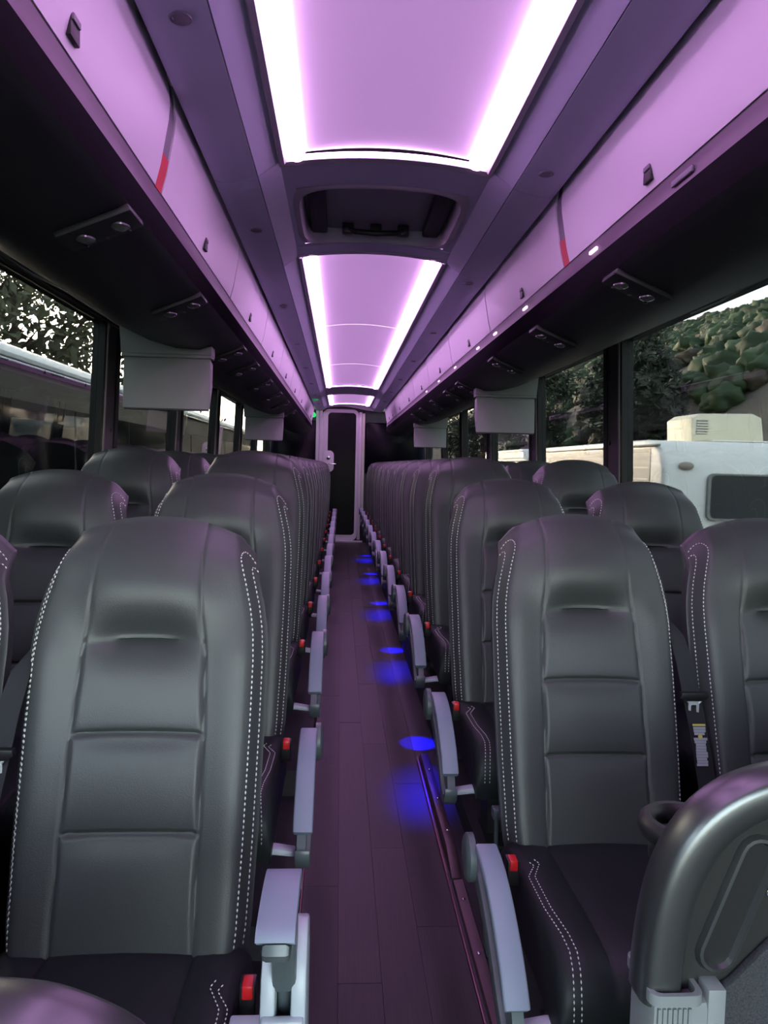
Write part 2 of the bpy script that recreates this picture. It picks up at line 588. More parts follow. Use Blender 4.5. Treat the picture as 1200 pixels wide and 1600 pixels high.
# ---- front end: low panel and windscreen (behind the camera)
wf = struct(MB().box(-1.42, 1.42, Y0 - 0.12, Y0, -0.08, 0.45).obj('wall_front', WALLM, smooth=False))
MB().box(-1.42, 1.42, Y0 - 0.12, Y0, 2.22, 2.42).obj('header', WALLM, wf, smooth=False)
MB().box(-0.03, 0.03, Y0 - 0.10, Y0 - 0.02, 0.45, 2.22).obj('post', RUBBER, wf, smooth=False)
struct(MB().box(-1.40, 1.40, Y0 - 0.07, Y0 - 0.06, 0.45, 2.22).obj('window_17', FRONTGLASS, smooth=False))

# ---- ceiling
LIGHT_W = 0.325
ceil = struct(MB().box(-1.30, 1.30, Y0, Y1 + 0.1, 2.40, 2.46).obj('ceiling', WALLM, smooth=False))
# side coves between the bins and the light recess: an inner and an outer panel per bay
bays = [Y0, -0.6, 0.95, 2.46, 3.54, 5.43, 7.54, 9.52, 10.52, 12.3, Y1]
for s, side in SIDES:
    for k in range(len(bays) - 1):
        a, b = bays[k] + 0.0015, bays[k + 1] - 0.0015
        inner = [(s * 0.348, 2.300), (s * 0.385, 2.273), (s * 0.4155, 2.250)]
        outer = [(s * 0.4185, 2.248), (s * 0.46, 2.236), (s * 0.505, 2.229), (s * 0.54, 2.2275), (s * 0.556, 2.232), (s * 0.560, 2.25)]
        if s > 0:
            inner, outer = inner[::-1], outer[::-1]
        MB().sheet(inner, 'y', a, b, -0.008).obj('cove_panel', CEIL, ceil)
        MB().sheet(outer, 'y', a, b, -0.008).obj('cove_panel', CEIL, ceil)
    # dark strip drawn as the shade behind the cove edge
    MB().box(s * 0.556, s * 0.60, Y0, 11.85, 2.283, 2.40).obj('shade_strip', DARKSLOT, ceil, smooth=False)


def arch(x, w, rise):
    return rise * (1 - (x / w) ** 2)


def arch_band(ya, yb, z0, name, m, parent, rise=0.03, w=0.35, holes=None, th=0.012):
    xs = [w * (i / 12 - 1) for i in range(25)]
    prof = [(x, z0 + arch(x, w, rise)) for x in xs]
    return MB().sheet(prof, 'y', ya, yb, th).obj(name, m, parent)


# cross bands between the lights (the first one carries the roof hatch)
for a, b in ((3.40, 3.535), (9.55, 10.51), (12.30, 12.6)):
    arch_band(a, b, 2.300, 'cross_band', CEIL, ceil)
arch_band(2.50, 2.70, 2.300, 'cross_band', CEIL, ceil)
# hatch
ha, hb = 2.70, 3.40
hatch = thing('roof_hatch', 'dark recessed roof hatch between the two long ceiling lights', 'hatch', (0, (ha + hb) / 2, 2.3))
yc = (ha + hb) / 2
rim = MB()
o_ = []
for i in range(40):
    t = 2 * math.pi * i / 40
    ex = 0.315 * math.copysign(abs(math.cos(t)) ** 0.35, math.cos(t))
    ey = 0.33 * math.copysign(abs(math.sin(t)) ** 0.35, math.sin(t))
    o_.append((ex, ey))
rows = [[(0.350 * math.copysign(abs(math.cos(2 * math.pi * (i % 40) / 40)) ** 0.06, math.cos(2 * math.pi * (i % 40) / 40)) if i % 20 != 10 else 0.0, 0.352 * math.copysign(abs(math.sin(2 * math.pi * (i % 40) / 40)) ** 0.06, math.sin(2 * math.pi * (i % 40) / 40)) if i % 20 != 0 else 0.0, 0.004 + (arch(min(0.35, abs(o_[i % 40][0])), 0.36, 0.03))) for i in range(41)]]
for sc2, dz in ((1.06, 0.0), (1.02, -0.004), (0.98, -0.003), (0.955, 0.02), (0.94, 0.075)):
    rows.append([(x * sc2, y * (1.05 if sc2 > 1.03 else sc2), dz + arch(x, 0.36, 0.03)) for x, y in o_ + o_[:1]])
rim.grid(rows)
rim.obj('rim', CEILRIM, hatch)
# flat shoulder around the rim
MB().sheet([(-0.352, 0.0), (-0.335, 0.006), (-0.31, 0.012)], 'y', -0.35, 0.35, 0.01).obj('shoulder', CEIL, hatch)
MB().sheet([(0.31, 0.012), (0.335, 0.006), (0.352, 0.0)], 'y', -0.35, 0.35, 0.01).obj('shoulder', CEIL, hatch)
MB().box(-0.30, 0.30, -0.32, 0.32, 0.080, 0.09).obj('cover', mat('hatch_cover', (0.30, 0.30, 0.36), 0.5), hatch, smooth=False)
for xx in (-0.245, 0.245):
    MB().box(xx - 0.035, xx + 0.035, -0.30, 0.28, 0.045, 0.079, 0.008).obj('side_rail', PEDESTAL, hatch)
hb_ = MB().tube([(-0.13, 0.22, 0.06), (-0.09, 0.20, 0.035), (0, 0.19, 0.028), (0.09, 0.20, 0.035), (0.13, 0.22, 0.06)], 0.012, 8).obj('pull_bar', BLACKP, hatch)
for xx in (-0.12, 0.0, 0.12):
    MB().box(xx - 0.025, xx + 0.025, 0.205, 0.245, 0.03, 0.075, 0.006).obj('catch', BLACKP, hatch)

# ---- ceiling lights
LTS = [('long lit ceiling panel overhead, nearest the front of the coach', -0.2, 2.46, []),
       ('long lit ceiling panel running from behind the hatch to the rear', 3.555, 9.50, [5.43, 7.54]),
       ('short lit ceiling panel just before the rear wall', 10.53, 12.28, [])]
for lab, a, b, seams in LTS:
    t = thing('ceiling_light', lab, 'light', (0, (a + b) / 2, 2.3))
    yc = (a + b) / 2
    for s in (-1, 1):
        pts = []
        nseg = 24
        xs = s * 0.294
        prof = [(xs + 0.0285 * math.cos(math.pi + math.pi * i / 8), 0.022 + 0.022 * math.sin(math.pi + math.pi * i / 8)) for i in range(9)]
        MB().sheet(prof, 'y', a - yc + 0.004, b - yc - 0.004, 0.003).obj('diffuser_strip', STRIP, t)
        rimp = [(s * 0.349, 0.0), (s * 0.345, -0.007), (s * 0.335, -0.006), (s * 0.322, 0.022)]
        if s > 0:
            rimp = rimp[::-1]
        MB().sheet(rimp, 'y', a - yc, b - yc, -0.004).obj('rim', CEILRIM, t)
    MB().box(-0.345, 0.345, a - yc, b - yc, 0.075, 0.085).obj('back_plate', CEILRIM, t, smooth=False)
    for s in (-1, 1):
        MB().box(s * 0.3455, s * 0.3505, a - yc, b - yc, -0.002, 0.0755).obj('side_baffle', CEILRIM, t, smooth=False)  # unseen baffle added to stop strip light leaking onto the bin tops
    # thin end strips following the arch
    for ye in ((a - yc + 0.004, a - yc + 0.012), (b - yc - 0.022, b - yc - 0.004)):
        xs = [-0.318 + 0.636 * i / 20 for i in range(21)]
        prof = [(x, 0.004 + arch(x, 0.34, 0.03)) for x in xs]
        MB().sheet(prof, 'y', ye[0], ye[1], 0.004).obj('end_strip', STRIP, t)
    arch_band(b - yc, b - yc + 0.036, -0.004, 'end_rim', CEILRIM, t)
    arch_band(a - yc - 0.03, a - yc, -0.004, 'end_rim', CEILRIM, t)
    cuts = [a + 0.012] + seams + [b - 0.022]
    for c0, c1 in zip(cuts, cuts[1:]):
        xs = [-0.266 + 0.532 * i / 20 for i in range(21)]
        prof = [(x, 0.020 + arch(x, 0.30, 0.030)) for x in xs]
        MB().sheet(prof, 'y', c0 - yc + (0.004 if c0 in seams else 0), c1 - yc - (0.004 if c1 in seams else 0), 0.006).obj('centre_panel', CLOTH, t)
    for c0 in seams:
        xs = [-0.262 + 0.524 * i / 16 for i in range(17)]
        MB().sheet([(x, 0.019 + arch(x, 0.30, 0.030)) for x in xs], 'y', c0 - yc - 0.004, c0 - yc + 0.004, 0.004).obj('seam_strip', LIPLIGHT_SEAMGLOW, t)  # glowing strip drawn for the light showing through the panel joint

# ---- ceiling discs
for s, side in SIDES:
    y0 = 1.588 if s < 0 else 0.912
    n = 0
    for k in range(8):
        y = y0 + 1.367 * k
        o = MB().lathe([(0.024, 0.0), (0.024, -0.003), (0.020, -0.005), (0.016, -0.002), (0.004, -0.002)], (0, 0, 0), 'z', 20).obj('ceiling_speaker', BINGREY, None, (s * 0.478, y, 2.233))
        tag(o, 'round speaker in the cove above the %s bins, %s from the front' % ('coach side' if s < 0 else 'hillside', ORD[k]), 'speaker', 'round speakers in the ceiling coves')

# ---- luggage bins
DOORP = [(0.603, 2.008), (0.590, 2.058), (0.579, 2.12), (0.571, 2.165), (0.568, 2.20), (0.571, 2.24), (0.577, 2.278)]
UNDP = [(0.604, 1.957), (0.594, 1.93), (0.588, 1.90), (0.592, 1.872)]
UNDQ = [(0.592, 1.872), (0.61, 1.856), (0.66, 1.835), (0.74, 1.802), (0.84, 1.806), (0.95, 1.836), (1.07, 1.89), (1.20, 1.97), (1.262, 2.02)]
for s, side in SIDES:
    sh = [(s * x, z) for x, z in UNDP]
    q = [(s * x, z) for x, z in UNDQ]
    th = 0.01 if s > 0 else -0.01
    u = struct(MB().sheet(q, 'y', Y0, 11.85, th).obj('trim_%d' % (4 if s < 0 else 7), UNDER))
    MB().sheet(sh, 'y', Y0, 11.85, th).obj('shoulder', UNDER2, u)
    for yp in PILL[2:7]:
        MB().sheet([(s * 0.97, 1.838), (s * 1.07, 1.883), (s * 1.2, 1.962), (s * 1.26, 2.0)], 'y', yp + 0.10, yp + 0.112, -0.006 if s > 0 else 0.006).obj('cross_seam', RAILLINE, u)
    lp = struct(MB().sheet([(s * 0.6045, 2.004), (s * 0.6075, 1.99), (s * 0.6085, 1.972), (s * 0.604, 1.957)], 'y', Y0, 11.85, 0.006 if s > 0 else -0.006).obj('trim_%d' % (5 if s < 0 else 8), LIP))
    MB().box(s * 0.606, s * 0.62, Y0, 11.85, 2.0035, 2.0075).obj('shadow_strip', DARKSLOT, lp, smooth=False)  # dark strip drawn as the shade between door and lip
    y0 = 1.93 if s < 0 else 2.45
    pitch = 1.21 if s < 0 else 1.237
    yy = y0 - 3 * pitch
    k = 0
    while yy < 11.7:
        a, b = yy, (11.84 if yy + pitch > 11.2 else yy + pitch)
        if a < Y0 + 0.1:
            yy += pitch
            continue
        lab = 'pale overhead luggage bin with black latch, %s from the front over the %s seats' % (ORD[k], 'coach side' if s < 0 else 'hillside')
        t = thing('overhead_bin', lab, 'luggage bin', (s * 0.6, (a + b) / 2, 2.0), 'overhead bins along the roof')
        yc = (a + b) / 2
        g0 = 0.033 if abs(a - y0) < 0.02 else 0.007
        first = abs(b - y0) < 0.02
        gap = (0.033 if first else 0.007) if b < 11.8 else 0.0
        pr = [(s * (x - 0.6), z - 2.0) for x, z in DOORP]
        d = MB().sheet(pr, 'y', a - yc + g0, b - yc - gap, 0.014 if s < 0 else -0.014).obj('door', BINDOOR, t)
        # divider behind the door joint
        if gap:
            pr2 = [(s * (x - 0.6 + 0.005), z - 2.0) for x, z in DOORP]
            MB().sheet(pr2, 'y', b - yc - gap - 0.003, b - yc + gap + 0.0025, 0.006 if s < 0 else -0.006).obj('divider', BINGREY, t)
            if first:
                pr3 = [(s * (x - 0.6 + 0.002), z - 2.0) for x, z in [(0.603, 2.008), (0.590, 2.058), (0.584, 2.09)]]
                MB().sheet(pr3, 'y', b - yc - 0.030, b - yc + 0.030, 0.004 if s < 0 else -0.004).obj('red_tag', REDTAG, t)['label'] = 'red tag at the foot of the joint'
        # latch: dark pocket with a paler flap at its top
        yl = b - yc - (0.62 if s < 0 else 0.67)
        if -pitch / 2 + 0.1 < yl:
            xa = s * (0.5955 - 0.6)
            lt = MB().box(xa - 0.006, xa + 0.006, yl - 0.022, yl + 0.022, 0.026, 0.068, 0.002, rot=None).obj('latch', DARKSLOT, d)
            MB().box(xa - s * 0.010, xa, yl - 0.018, yl + 0.016, 0.052, 0.064, 0.002).obj('latch_flap', BINGREY, lt)
        if b > 11.8:
            bo = [(s * (x - 0.6), z - 2.0) for x, z in DOORP] + [(s * 0.5, 0.278), (s * 0.6, 0.02), (s * 0.06, -0.11), (s * 0.0, -0.05)]
            MB().prism(bo, 'y', b - yc, b - yc + 0.03, 0.0).obj('end_cap', BINDOOR, t, smooth=False)
        k += 1
        yy = b
# row lamps set in the lip above the right-hand seats
for k, y in enumerate([2.19, 3.0, 3.58, 4.03, 4.83, 5.63, 6.43]):
    o = MB().box(-0.004, 0.004, -0.030, 0.030, -0.005, 0.005, 0.002).obj('row_lamp', LIPLIGHT_SEAMGLOW, None, (0.604, y, 1.981))
    tag(o, 'small white row lamp in the lip under the hillside bins, %s from the front' % ORD[k], 'lamp', 'white row lamps in the bin lip')
o = MB().box(-0.003, 0.003, -0.05, 0.05, -0.007, 0.007, 0.002).obj('row_plate', BINGREY, None, (0.604, 1.62, 1.979))
tag(o, 'blank grey row plate in the bin lip before the first row lamp', 'plate')

# ---- reading light pods
for s, side in SIDES:
    ys = [1.67 + 0.8 * k for k in range(8)] if s < 0 else [2.0 + 0.8 * k for k in range(8)]
    for k, y in enumerate(ys):
        if any(abs(y - (m_ + 0.05)) < 0.16 for m_ in ((3.2, 7.2) if s < 0 else (4.5, 8.3))):
            y += 0.25
        t = thing('reading_light_pod', 'dark reading lamp pod with two lenses, %s from the front under the %s bins' % (ORD[k], 'coach side' if s < 0 else 'hillside'), 'reading light', (s * 0.665, y, 1.832), 'reading lamp pods under the bins')
        slope = math.atan2(-0.033, 0.08) * s
        rot = Matrix.Rotation(-slope, 3, 'Y')
        MB().box(-0.085, 0.085, -0.055, 0.055, -0.012, 0.006, 0.006, rot=rot).obj('panel', UNDER, t)
        for dx in (-0.04, 0.04):
            c = rot @ Vector((dx, 0.0, -0.010))
            MB().lathe([(0.024, 0), (0.024, -0.004), (0.019, -0.007), (0.012, -0.011), (0.003, -0.0125)], c, 'z', 18).obj('lens', LENS, t)
        for dx in (-0.05, 0.0, 0.05):
            c = rot @ Vector((dx, 0.038, -0.012))
            MB().lathe([(0.006, 0), (0.006, -0.003), (0.003, -0.004)], c, 'z', 10).obj('button', BLACKP, t)

# ---- drop-down monitors
for (sx, y, lab) in ((1, 4.5, 'grey drop-down monitor under the hillside bins, nearer the front'), (1, 8.3, 'grey drop-down monitor under the hillside bins, nearer the rear'),
                     (-1, 3.2, 'grey drop-down monitor under the coach side bins, nearer the front'), (-1, 7.2, 'grey drop-down monitor under the coach side bins, nearer the rear')):
    t = thing('drop_down_monitor', lab, 'monitor', (sx * 0.88, y, 1.55), 'monitors hanging under the bins')
    X = lambda v: sx * (v - 0.88)
    pr = [(0.0, 0.0), (0.012, 0.0), (0.075, 0.10), (0.08, 0.20), (0.02, 0.215), (0.008, 0.15)]
    MB().prism(pr, 'x', X(0.695), X(1.058), 0.004).obj('screen_housing', SCREENM, t)
    MB().box(X(0.70), X(1.053), 0.0, 0.02, -0.008, 0.0015, 0.002).obj('bottom_edge', SCREENE, t)
    MB().box(X(0.69), X(1.066), 0.006, 0.09, 0.2155, 0.229, 0.003).obj('hinge_bar', SCREENM, t)
    hood = [(X(0.69), 0.230), (X(1.068), 0.230), (X(1.076), 0.345), (X(0.93), 0.288), (X(0.84), 0.262), (X(0.74), 0.256), (X(0.69), 0.268)]
    MB().prism(hood, 'y', 0.012, 0.10, 0.002).obj('hood', SCREENM, t)

# ---- rear wall with its door
wr = struct(MB().box(-1.45, 1.45, Y1 + 0.10, Y1 + 0.16, -0.08, 2.46).box(-1.45, -0.52, Y1 + 0.02, Y1 + 0.10, 0.0, 2.42).box(0.27, 1.45, Y1 + 0.02, Y1 + 0.10, 0.0, 2.42).box(-0.52, 0.27, Y1 + 0.02, Y1 + 0.10, 2.24, 2.42).obj('wall_rear', REARD, smooth=False))
xs = [-0.72 + 1.5 * i / 30 for i in range(31)]


def zarc(x):
    return 2.235 + 0.075 * math.exp(-((x + 0.12) / 0.36) ** 2)


top = [(x, zarc(x) + 0.055) for x in xs]
MB().prism([(x, zarc(x)) for x in xs] + top[::-1], 'y', Y1 - 0.07, Y1 + 0.02).obj('arch_band', REARP, wr, smooth=False)
MB().prism([(x, zarc(x) + 0.056) for x in xs] + [(0.8, 2.42), (-0.74, 2.42)], 'y', Y1 - 0.03, Y1 + 0.02).obj('upper_panel', CEIL, wr, smooth=False)
MB().box(-1.35, -0.555, Y1 - 0.01, Y1 + 0.02, 0.25, 2.06, 0.02).obj('dark_pane', REARG, wr)
MB().box(0.285, 1.35, Y1 - 0.01, Y1 + 0.02, 1.18, 2.05, 0.03).obj('dark_pane', REARG, wr)
MB().box(-0.555, -0.505, Y1 - 0.05, Y1 + 0.02, 0.05, 2.24, 0.006).obj('door_post', REARP, wr)
MB().box(-0.50, -0.445, Y1 - 0.04, Y1 + 0.02, 0.05, 2.24, 0.006).obj('door_post', REARP, wr)
MB().box(0.172, 0.222, Y1 - 0.05, Y1 + 0.02, 0.05, 2.22, 0.004).obj('door_post', REARP, wr)
MB().box(0.226, 0.272, Y1 - 0.06, Y1 + 0.02, 0.30, 2.20, 0.004).obj('door_post', CREAMPOST, wr)


def rrect(x0, x1, z0, z1, r, n=6, top_arch=0.0):
    out = []
    for cx, cz, a0 in ((x1 - r, z1 - r, 0), (x0 + r, z1 - r, 90), (x0 + r, z0 + r, 180), (x1 - r, z0 + r, 270)):
        for i in range(n + 1):
            a = math.radians(a0 + 90 * i / n)
            out.append((cx + r * math.cos(a), cz + r * math.sin(a)))
    return out


def ring_prism(outer, inner, axis, a, b):
    """frame between two outlines of equal length"""
    n = len(outer)
    V, F = [], []

    def P(p, t):
        return {'x': (t, p[0], p[1]), 'y': (p[0], t, p[1]), 'z': (p[0], p[1], t)}[axis]
    for t in (a, b):
        V += [P(p, t) for p in outer] + [P(p, t) for p in inner]
    m = 2 * n
    for i in range(n):
        j = (i + 1) % n
        F += [(i, j, n + j, n + i), (m + j, m + i, m + n + i, m + n + j), (i, m + i, m + j, j), (n + j, m + n + j, m + n + i, n + i)]
    return MB().add(V, F)


door = struct(ring_prism(rrect(-0.443, 0.170, 0.03, 2.262, 0.10), rrect(-0.353, 0.124, 0.125, 2.205, 0.06), 'y', Y1 - 0.03, Y1 + 0.015).obj('door_1', REARP))
MB().prism(rrect(-0.358, 0.129, 0.12, 2.21, 0.06), 'y', Y1 - 0.012, Y1 + 0.01).obj('door_pane', REARG, door, smooth=False)
hp = MB().prism(rrect(-0.42, -0.245, 1.20, 1.56, 0.075), 'y', Y1 - 0.045, Y1 - 0.028, 0.004).obj('handle_plate', REARP, door)
MB().lathe([(0.030, 0), (0.030, -0.012), (0.022, -0.02), (0.010, -0.022)], (-0.335, Y1 - 0.045, 1.44), 'y', 18).obj('knob', CHROME, hp)
MB().tube([(-0.345, Y1 - 0.05, 1.335), (-0.345, Y1 - 0.08, 1.335), (-0.28, Y1 - 0.085, 1.335), (-0.205, Y1 - 0.085, 1.335)], 0.008, 8).obj('lever', CHROME, hp)
struct(MB().box(-0.555, 0.272, Y1 - 0.08, Y1 + 0.02, 0.0, 0.03, 0.004).obj('baseboard_rear', REARP))
for zz, m_, lab in ((2.152, GREEN, 'bright green restroom lamp on the rear wall, the lower one'), (2.36, GREEN_REFL, 'dim green reflection drawn on the cove above the bright green lamp')):
    x_ = -0.60
    up_ = zz > 2.3
    o = MB().lathe([(0.042, 0), (0.042, -0.010), (0.036, -0.016), (0.01, -0.018)], (0, 0, 0), 'z' if up_ else 'y', 20).obj('lamp_and_reflection', m_, None, (-0.50, 10.4, 2.229) if up_ else (x_, Y1 - 0.072, zz))  # upper disc draws the green reflection, only the lower one is a lamp
    tag(o, lab, 'lamp')
    for dx, rz in (() if up_ else ((-0.012, 0.5), (0.012, 0.5))):
        MB().box(dx - 0.003, dx + 0.003, -0.0195, -0.017, -0.018, 0.018, 0.0).obj('pictogram_bar', DARKSLOT, o, smooth=False)

# ================================================================== SEATS
ZB = 0.395
WT = [(0.38, 0.222), (0.45, 0.230), (0.6, 0.236), (0.8, 0.240), (0.93, 0.2405), (0.98, 0.2375), (1.03, 0.229), (1.08, 0.2155), (1.12, 0.203), (1.155, 0.190), (1.21, 0.172)]


def ztop(s):
    a = abs(s)
    return 1.207 - 0.047 * a ** 2.4 - 0.035 * sm(0.86, 1.0, a) ** 2


def seam_s(z):
    return interp([(0.4, 0.57), (0.8, 0.53), (0.95, 0.50), (1.02, 0.475), (1.1, 0.50), (1.2, 0.56)], z)


def bump(x, c, w_):
    return math.exp(-((x - c) / w_) ** 2)


def back_pt(s, t):
    z = ZB + t * (ztop(s) - ZB)
    zz = ZB + t * (1.207 - ZB)
    a = abs(s)
    W = interp(WT, z)
    ss = seam_s(zz)
    f = 0.012 * bump(a, 0.76, 0.17) * (0.35 + 0.65 * (1 - sm(0.95, 1.05, zz)))
    f -= 0.050 * sm(0.84, 1.0, a) ** 1.4
    f -= 0.060 * sm(0.90, 1.0, t) ** 2
    f += 0.030 * bump(zz, 1.075, 0.075) * math.exp(-(a / 0.62) ** 4)
    f += 0.012 * bump(zz, 0.72, 0.22) * (1 - a * a)
    f -= 0.030 * bump(zz, 0.972, 0.030) * math.exp(-(a / 0.36) ** 4)
    if zz < 0.965:
        f -= 0.014 * bump(zz, 0.965, 0.010) * math.exp(-(a / 0.25) ** 6)
    inside = 1 - sm(ss - 0.05, ss, a)
    for z0, zl in ((0.625, 0.80), (0.80, 0.965), (0.42, 0.625)):
        if z0 <= zz <= zl:
            f += 0.007 * math.sin(math.pi * (zz - z0) / (zl - z0)) ** 0.7 * inside
    for z0 in (0.625, 0.80):
        f -= 0.0075 * bump(zz, z0, 0.005) * inside
        f -= 0.004 * (bump(zz, z0 - 0.014, 0.014)) * inside * (1 - sm(0.25, 0.5, a))
    f -= 0.0035 * bump(a, ss, 0.012)
    y = 0.12 + 0.30 * (z - 0.42) - f
    return Vector((s * W, y, z))


def uniq(v):
    v = sorted(v)
    o = [v[0]]
    for x in v[1:]:
        if x - o[-1] > 0.0035:
            o.append(x)
    return o


half = [0, 0.08, 0.16, 0.23, 0.27, 0.34, 0.42, 0.455, 0.475, 0.49, 0.505, 0.52, 0.535, 0.55, 0.565, 0.585, 0.63, 0.70, 0.77, 0.83, 0.87, 0.90, 0.93, 0.955, 0.975, 0.99, 1.0]
SCOL = sorted(set([-h for h in half] + half))
tt = [i / 40 for i in range(41)]
for z0 in (0.625, 0.80, 0.965):
    tz = (z0 - ZB) / (1.207 - ZB)
    tt += [tz + d for d in (-0.03, -0.022, -0.0145, -0.010, -0.006, -0.002, 0.002, 0.006, 0.010, 0.0145)]
tt += [0.985, 0.9925]
TROW = uniq(tt)
TROW[-1] = 1.0


def backrest_mesh():
    V, F = [], []
    nc, nr = len(SCOL), len(TROW)
    for t in TROW:
        for s in SCOL:
            V.append(back_pt(s, t))
    o = nc * nr
    for t in TROW:
        for s in SCOL:
            p = back_pt(s, t)
            y = 0.12 + 0.30 * (p.z - 0.42) + 0.115 - 0.045 * sm(0.85, 1.0, t) ** 2 - 0.03 * sm(0.75, 1.0, abs(s)) ** 2
            y = max(y, p.y + 0.03)
            V.append(Vector((p.x * 0.985, y, p.z - 0.004 * sm(0.9, 1, t))))
    for i in range(nr - 1):
        for k in range(nc - 1):
            a = i * nc + k
            F.append((a, a + 1, a + nc + 1, a + nc))
            F.append((o + a + 1, o + a, o + a + nc, o + a + nc + 1))
    for i in range(nr - 1):
        for k in (0, nc - 1):
            a = i * nc + k
            F.append((a, a + nc, o + a + nc, o + a))
    for k in range(nc - 1):
        for i in (0, nr - 1):
            a = i * nc + k
            F.append((a, a + 1, o + a + 1, o + a))
    return MB().add(V, F).data('backrest', LEATHER, angle=60)


def dash_line(mb, pts, L=0.0076, gap=0.0028, r=0.0018, lift=Vector((0, -0.0012, 0))):
    """stitches laid along a polyline"""
    seg = []
    for a, b in zip(pts, pts[1:]):
        seg.append(((b - a).length, a, b))
    tot = sum(x[0] for x in seg)

    def at(d):
        for l, a, b in seg:
            if d <= l:
                return a + (b - a) * (d / l if l else 0)
            d -= l
        return seg[-1][2]
    d = 0
    while d + L < tot:
        a, b = at(d) + lift, at(d + L) + lift
        t = (b - a).normalized()
        n = Vector((1, 0, 0)) if abs(t.x) < 0.8 else Vector((0, 0, 1))
        u = t.cross(n).normalized() * r
        v = t.cross(u).normalized() * r
        m = (a + b) / 2
        mb.add([a, b, m + u, m + v, m - u, m - v], [(0, 2, 3), (0, 3, 4), (0, 4, 5), (0, 5, 2), (1, 3, 2), (1, 4, 3), (1, 5, 4), (1, 2, 5)])
        d += L + gap


def stitch_mesh():
    mb = MB()
    for sg in (-1, 1):
        for k, s0 in enumerate((0.895, 0.958)):
            pts = []
            for i in range(90):
                t = 0.03 + (0.945 - 0.03) * i / 89
                pts.append(back_pt(sg * s0, t))
            # small hook outwards at the top
            for j in range(1, 9):
                s1 = s0 + (1.0 - s0) * (j / 8) ** 1.3
                t1 = 0.945 + (0.028 if k == 0 else 0.012) * math.sin(j / 8 * math.pi * 0.75)
                pts.append(back_pt(sg * min(s1, 1.0), t1))
            dash_line(mb, pts)
    return mb.data('stitching', THREAD, smooth=False)


def thread_mesh():
    """the short dark thread of the head slit"""
    mb = MB()
    tz = (0.9645 - ZB) / (1.207 - ZB)
    dash_line(mb, [back_pt(-0.22 + 0.44 * i / 20, tz) for i in range(21)], 0.005, 0.003, 0.0009)
    return mb.data('head_seam', THREAD_DARK, smooth=False)


def cushion_mesh():
    """rounded squab with a centre panel"""
    rows = []
    yv = [-0.345, -0.350, -0.347, -0.335, -0.315, -0.285, -0.24, -0.16, -0.08, 0.0, 0.08, 0.14, 0.165]
    zv = [0.295, 0.340, 0.375, 0.402, 0.422, 0.433, 0.437, 0.437, 0.434, 0.431, 0.428, 0.422, 0.40]
    xs = [-0.236, -0.236, -0.231, -0.222, -0.205, -0.17, -0.139, -0.132, -0.125, -0.07, 0, 0.07, 0.125, 0.132, 0.139, 0.17, 0.205, 0.222, 0.231, 0.236, 0.236]
    dz = [-0.13, -0.05, -0.018, -0.006, 0.002, 0.004, -0.001, -0.006, -0.001, 0.002, 0.004, 0.002, -0.001, -0.006, -0.001, 0.004, 0.002, -0.006, -0.018, -0.05, -0.13]
    for y, z in zip(yv, zv):
        k = max(0.0, min(1.0, (z - 0.295) / 0.135))
        rows.append([(x, y + (1 - k) * 0.0, max(0.285, z + d * (0.25 + 0.75 * k))) for x, d in zip(xs, dz)])
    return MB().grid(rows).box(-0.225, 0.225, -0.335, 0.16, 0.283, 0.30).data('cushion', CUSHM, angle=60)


def cushion_stitch():
    mb = MB()
    for sg in (-1, 1):
        for k, x0 in enumerate((0.200, 0.214)):
            p = [Vector((sg * (x0 - 0.012), 0.030 - 0.012 * k, 0.438)), Vector((sg * (x0 - 0.020), 0.012 - 0.008 * k, 0.438)), Vector((sg * (x0 + 0.004), -0.04, 0.438)),
                 Vector((sg * (x0 + 0.002), -0.16, 0.440)), Vector((sg * (x0 - 0.008), -0.24, 0.440)), Vector((sg * (x0 - 0.010), -0.285, 0.436)), Vector((sg * (x0 - 0.006), -0.318, 0.424)),
                 Vector((sg * (x0 - 0.002), -0.340, 0.402)), Vector((sg * x0, -0.352, 0.37)), Vector((sg * x0, -0.354, 0.33))]
            dash_line(mb, p, lift=Vector((0, -0.001, 0.0005)), r=0.0014)
    return mb.data('cushion_stitching', THREAD, smooth=False)


# --- armrest (built for a right-hand seat: the aisle is at -x)
PX = -0.310
PADTOP = [(-0.020, 0.502), (-0.06, 0.502), (-0.11, 0.495), (-0.16, 0.480), (-0.21, 0.457), (-0.26, 0.427), (-0.30, 0.396), (-0.335, 0.360)]


def arm_outline(top, th):
    n = len(top)
    low = []
    for i in range(n):
        p, q = Vector(top[max(i - 1, 0)]), Vector(top[min(i + 1, n - 1)])
        t = (q - p).normalized()
        low.append((top[i][0] - t.y * -th, top[i][1] + t.x * th))
    return list(top) + low[::-1]


def dens(pts, k=4):
    out = []
    n = len(pts)
    for i in range(n - 1):
        p0, p1, p2, p3 = (Vector(pts[max(0, min(n - 1, j))]) for j in (i - 1, i, i + 1, i + 2))
        for s in range(k):
            t = s / k
            out.append(tuple(0.5 * ((2 * p1) + (p2 - p0) * t + (2 * p0 - 5 * p1 + 4 * p2 - p3) * t * t + (3 * p1 - p0 - 3 * p2 + p3) * t ** 3)))
    out.append(tuple(pts[-1]))
    return out


def offset(top, d):
    n = len(top)
    low = []
    for i in range(n):
        p, q = Vector(top[max(i - 1, 0)]), Vector(top[min(i + 1, n - 1)])
        t = (q - p).normalized()
        nx, nz = -t.y, t.x
        if nz > 0:
            nx, nz = -nx, -nz
        low.append((top[i][0] + nx * d, top[i][1] + nz * d))
    return low


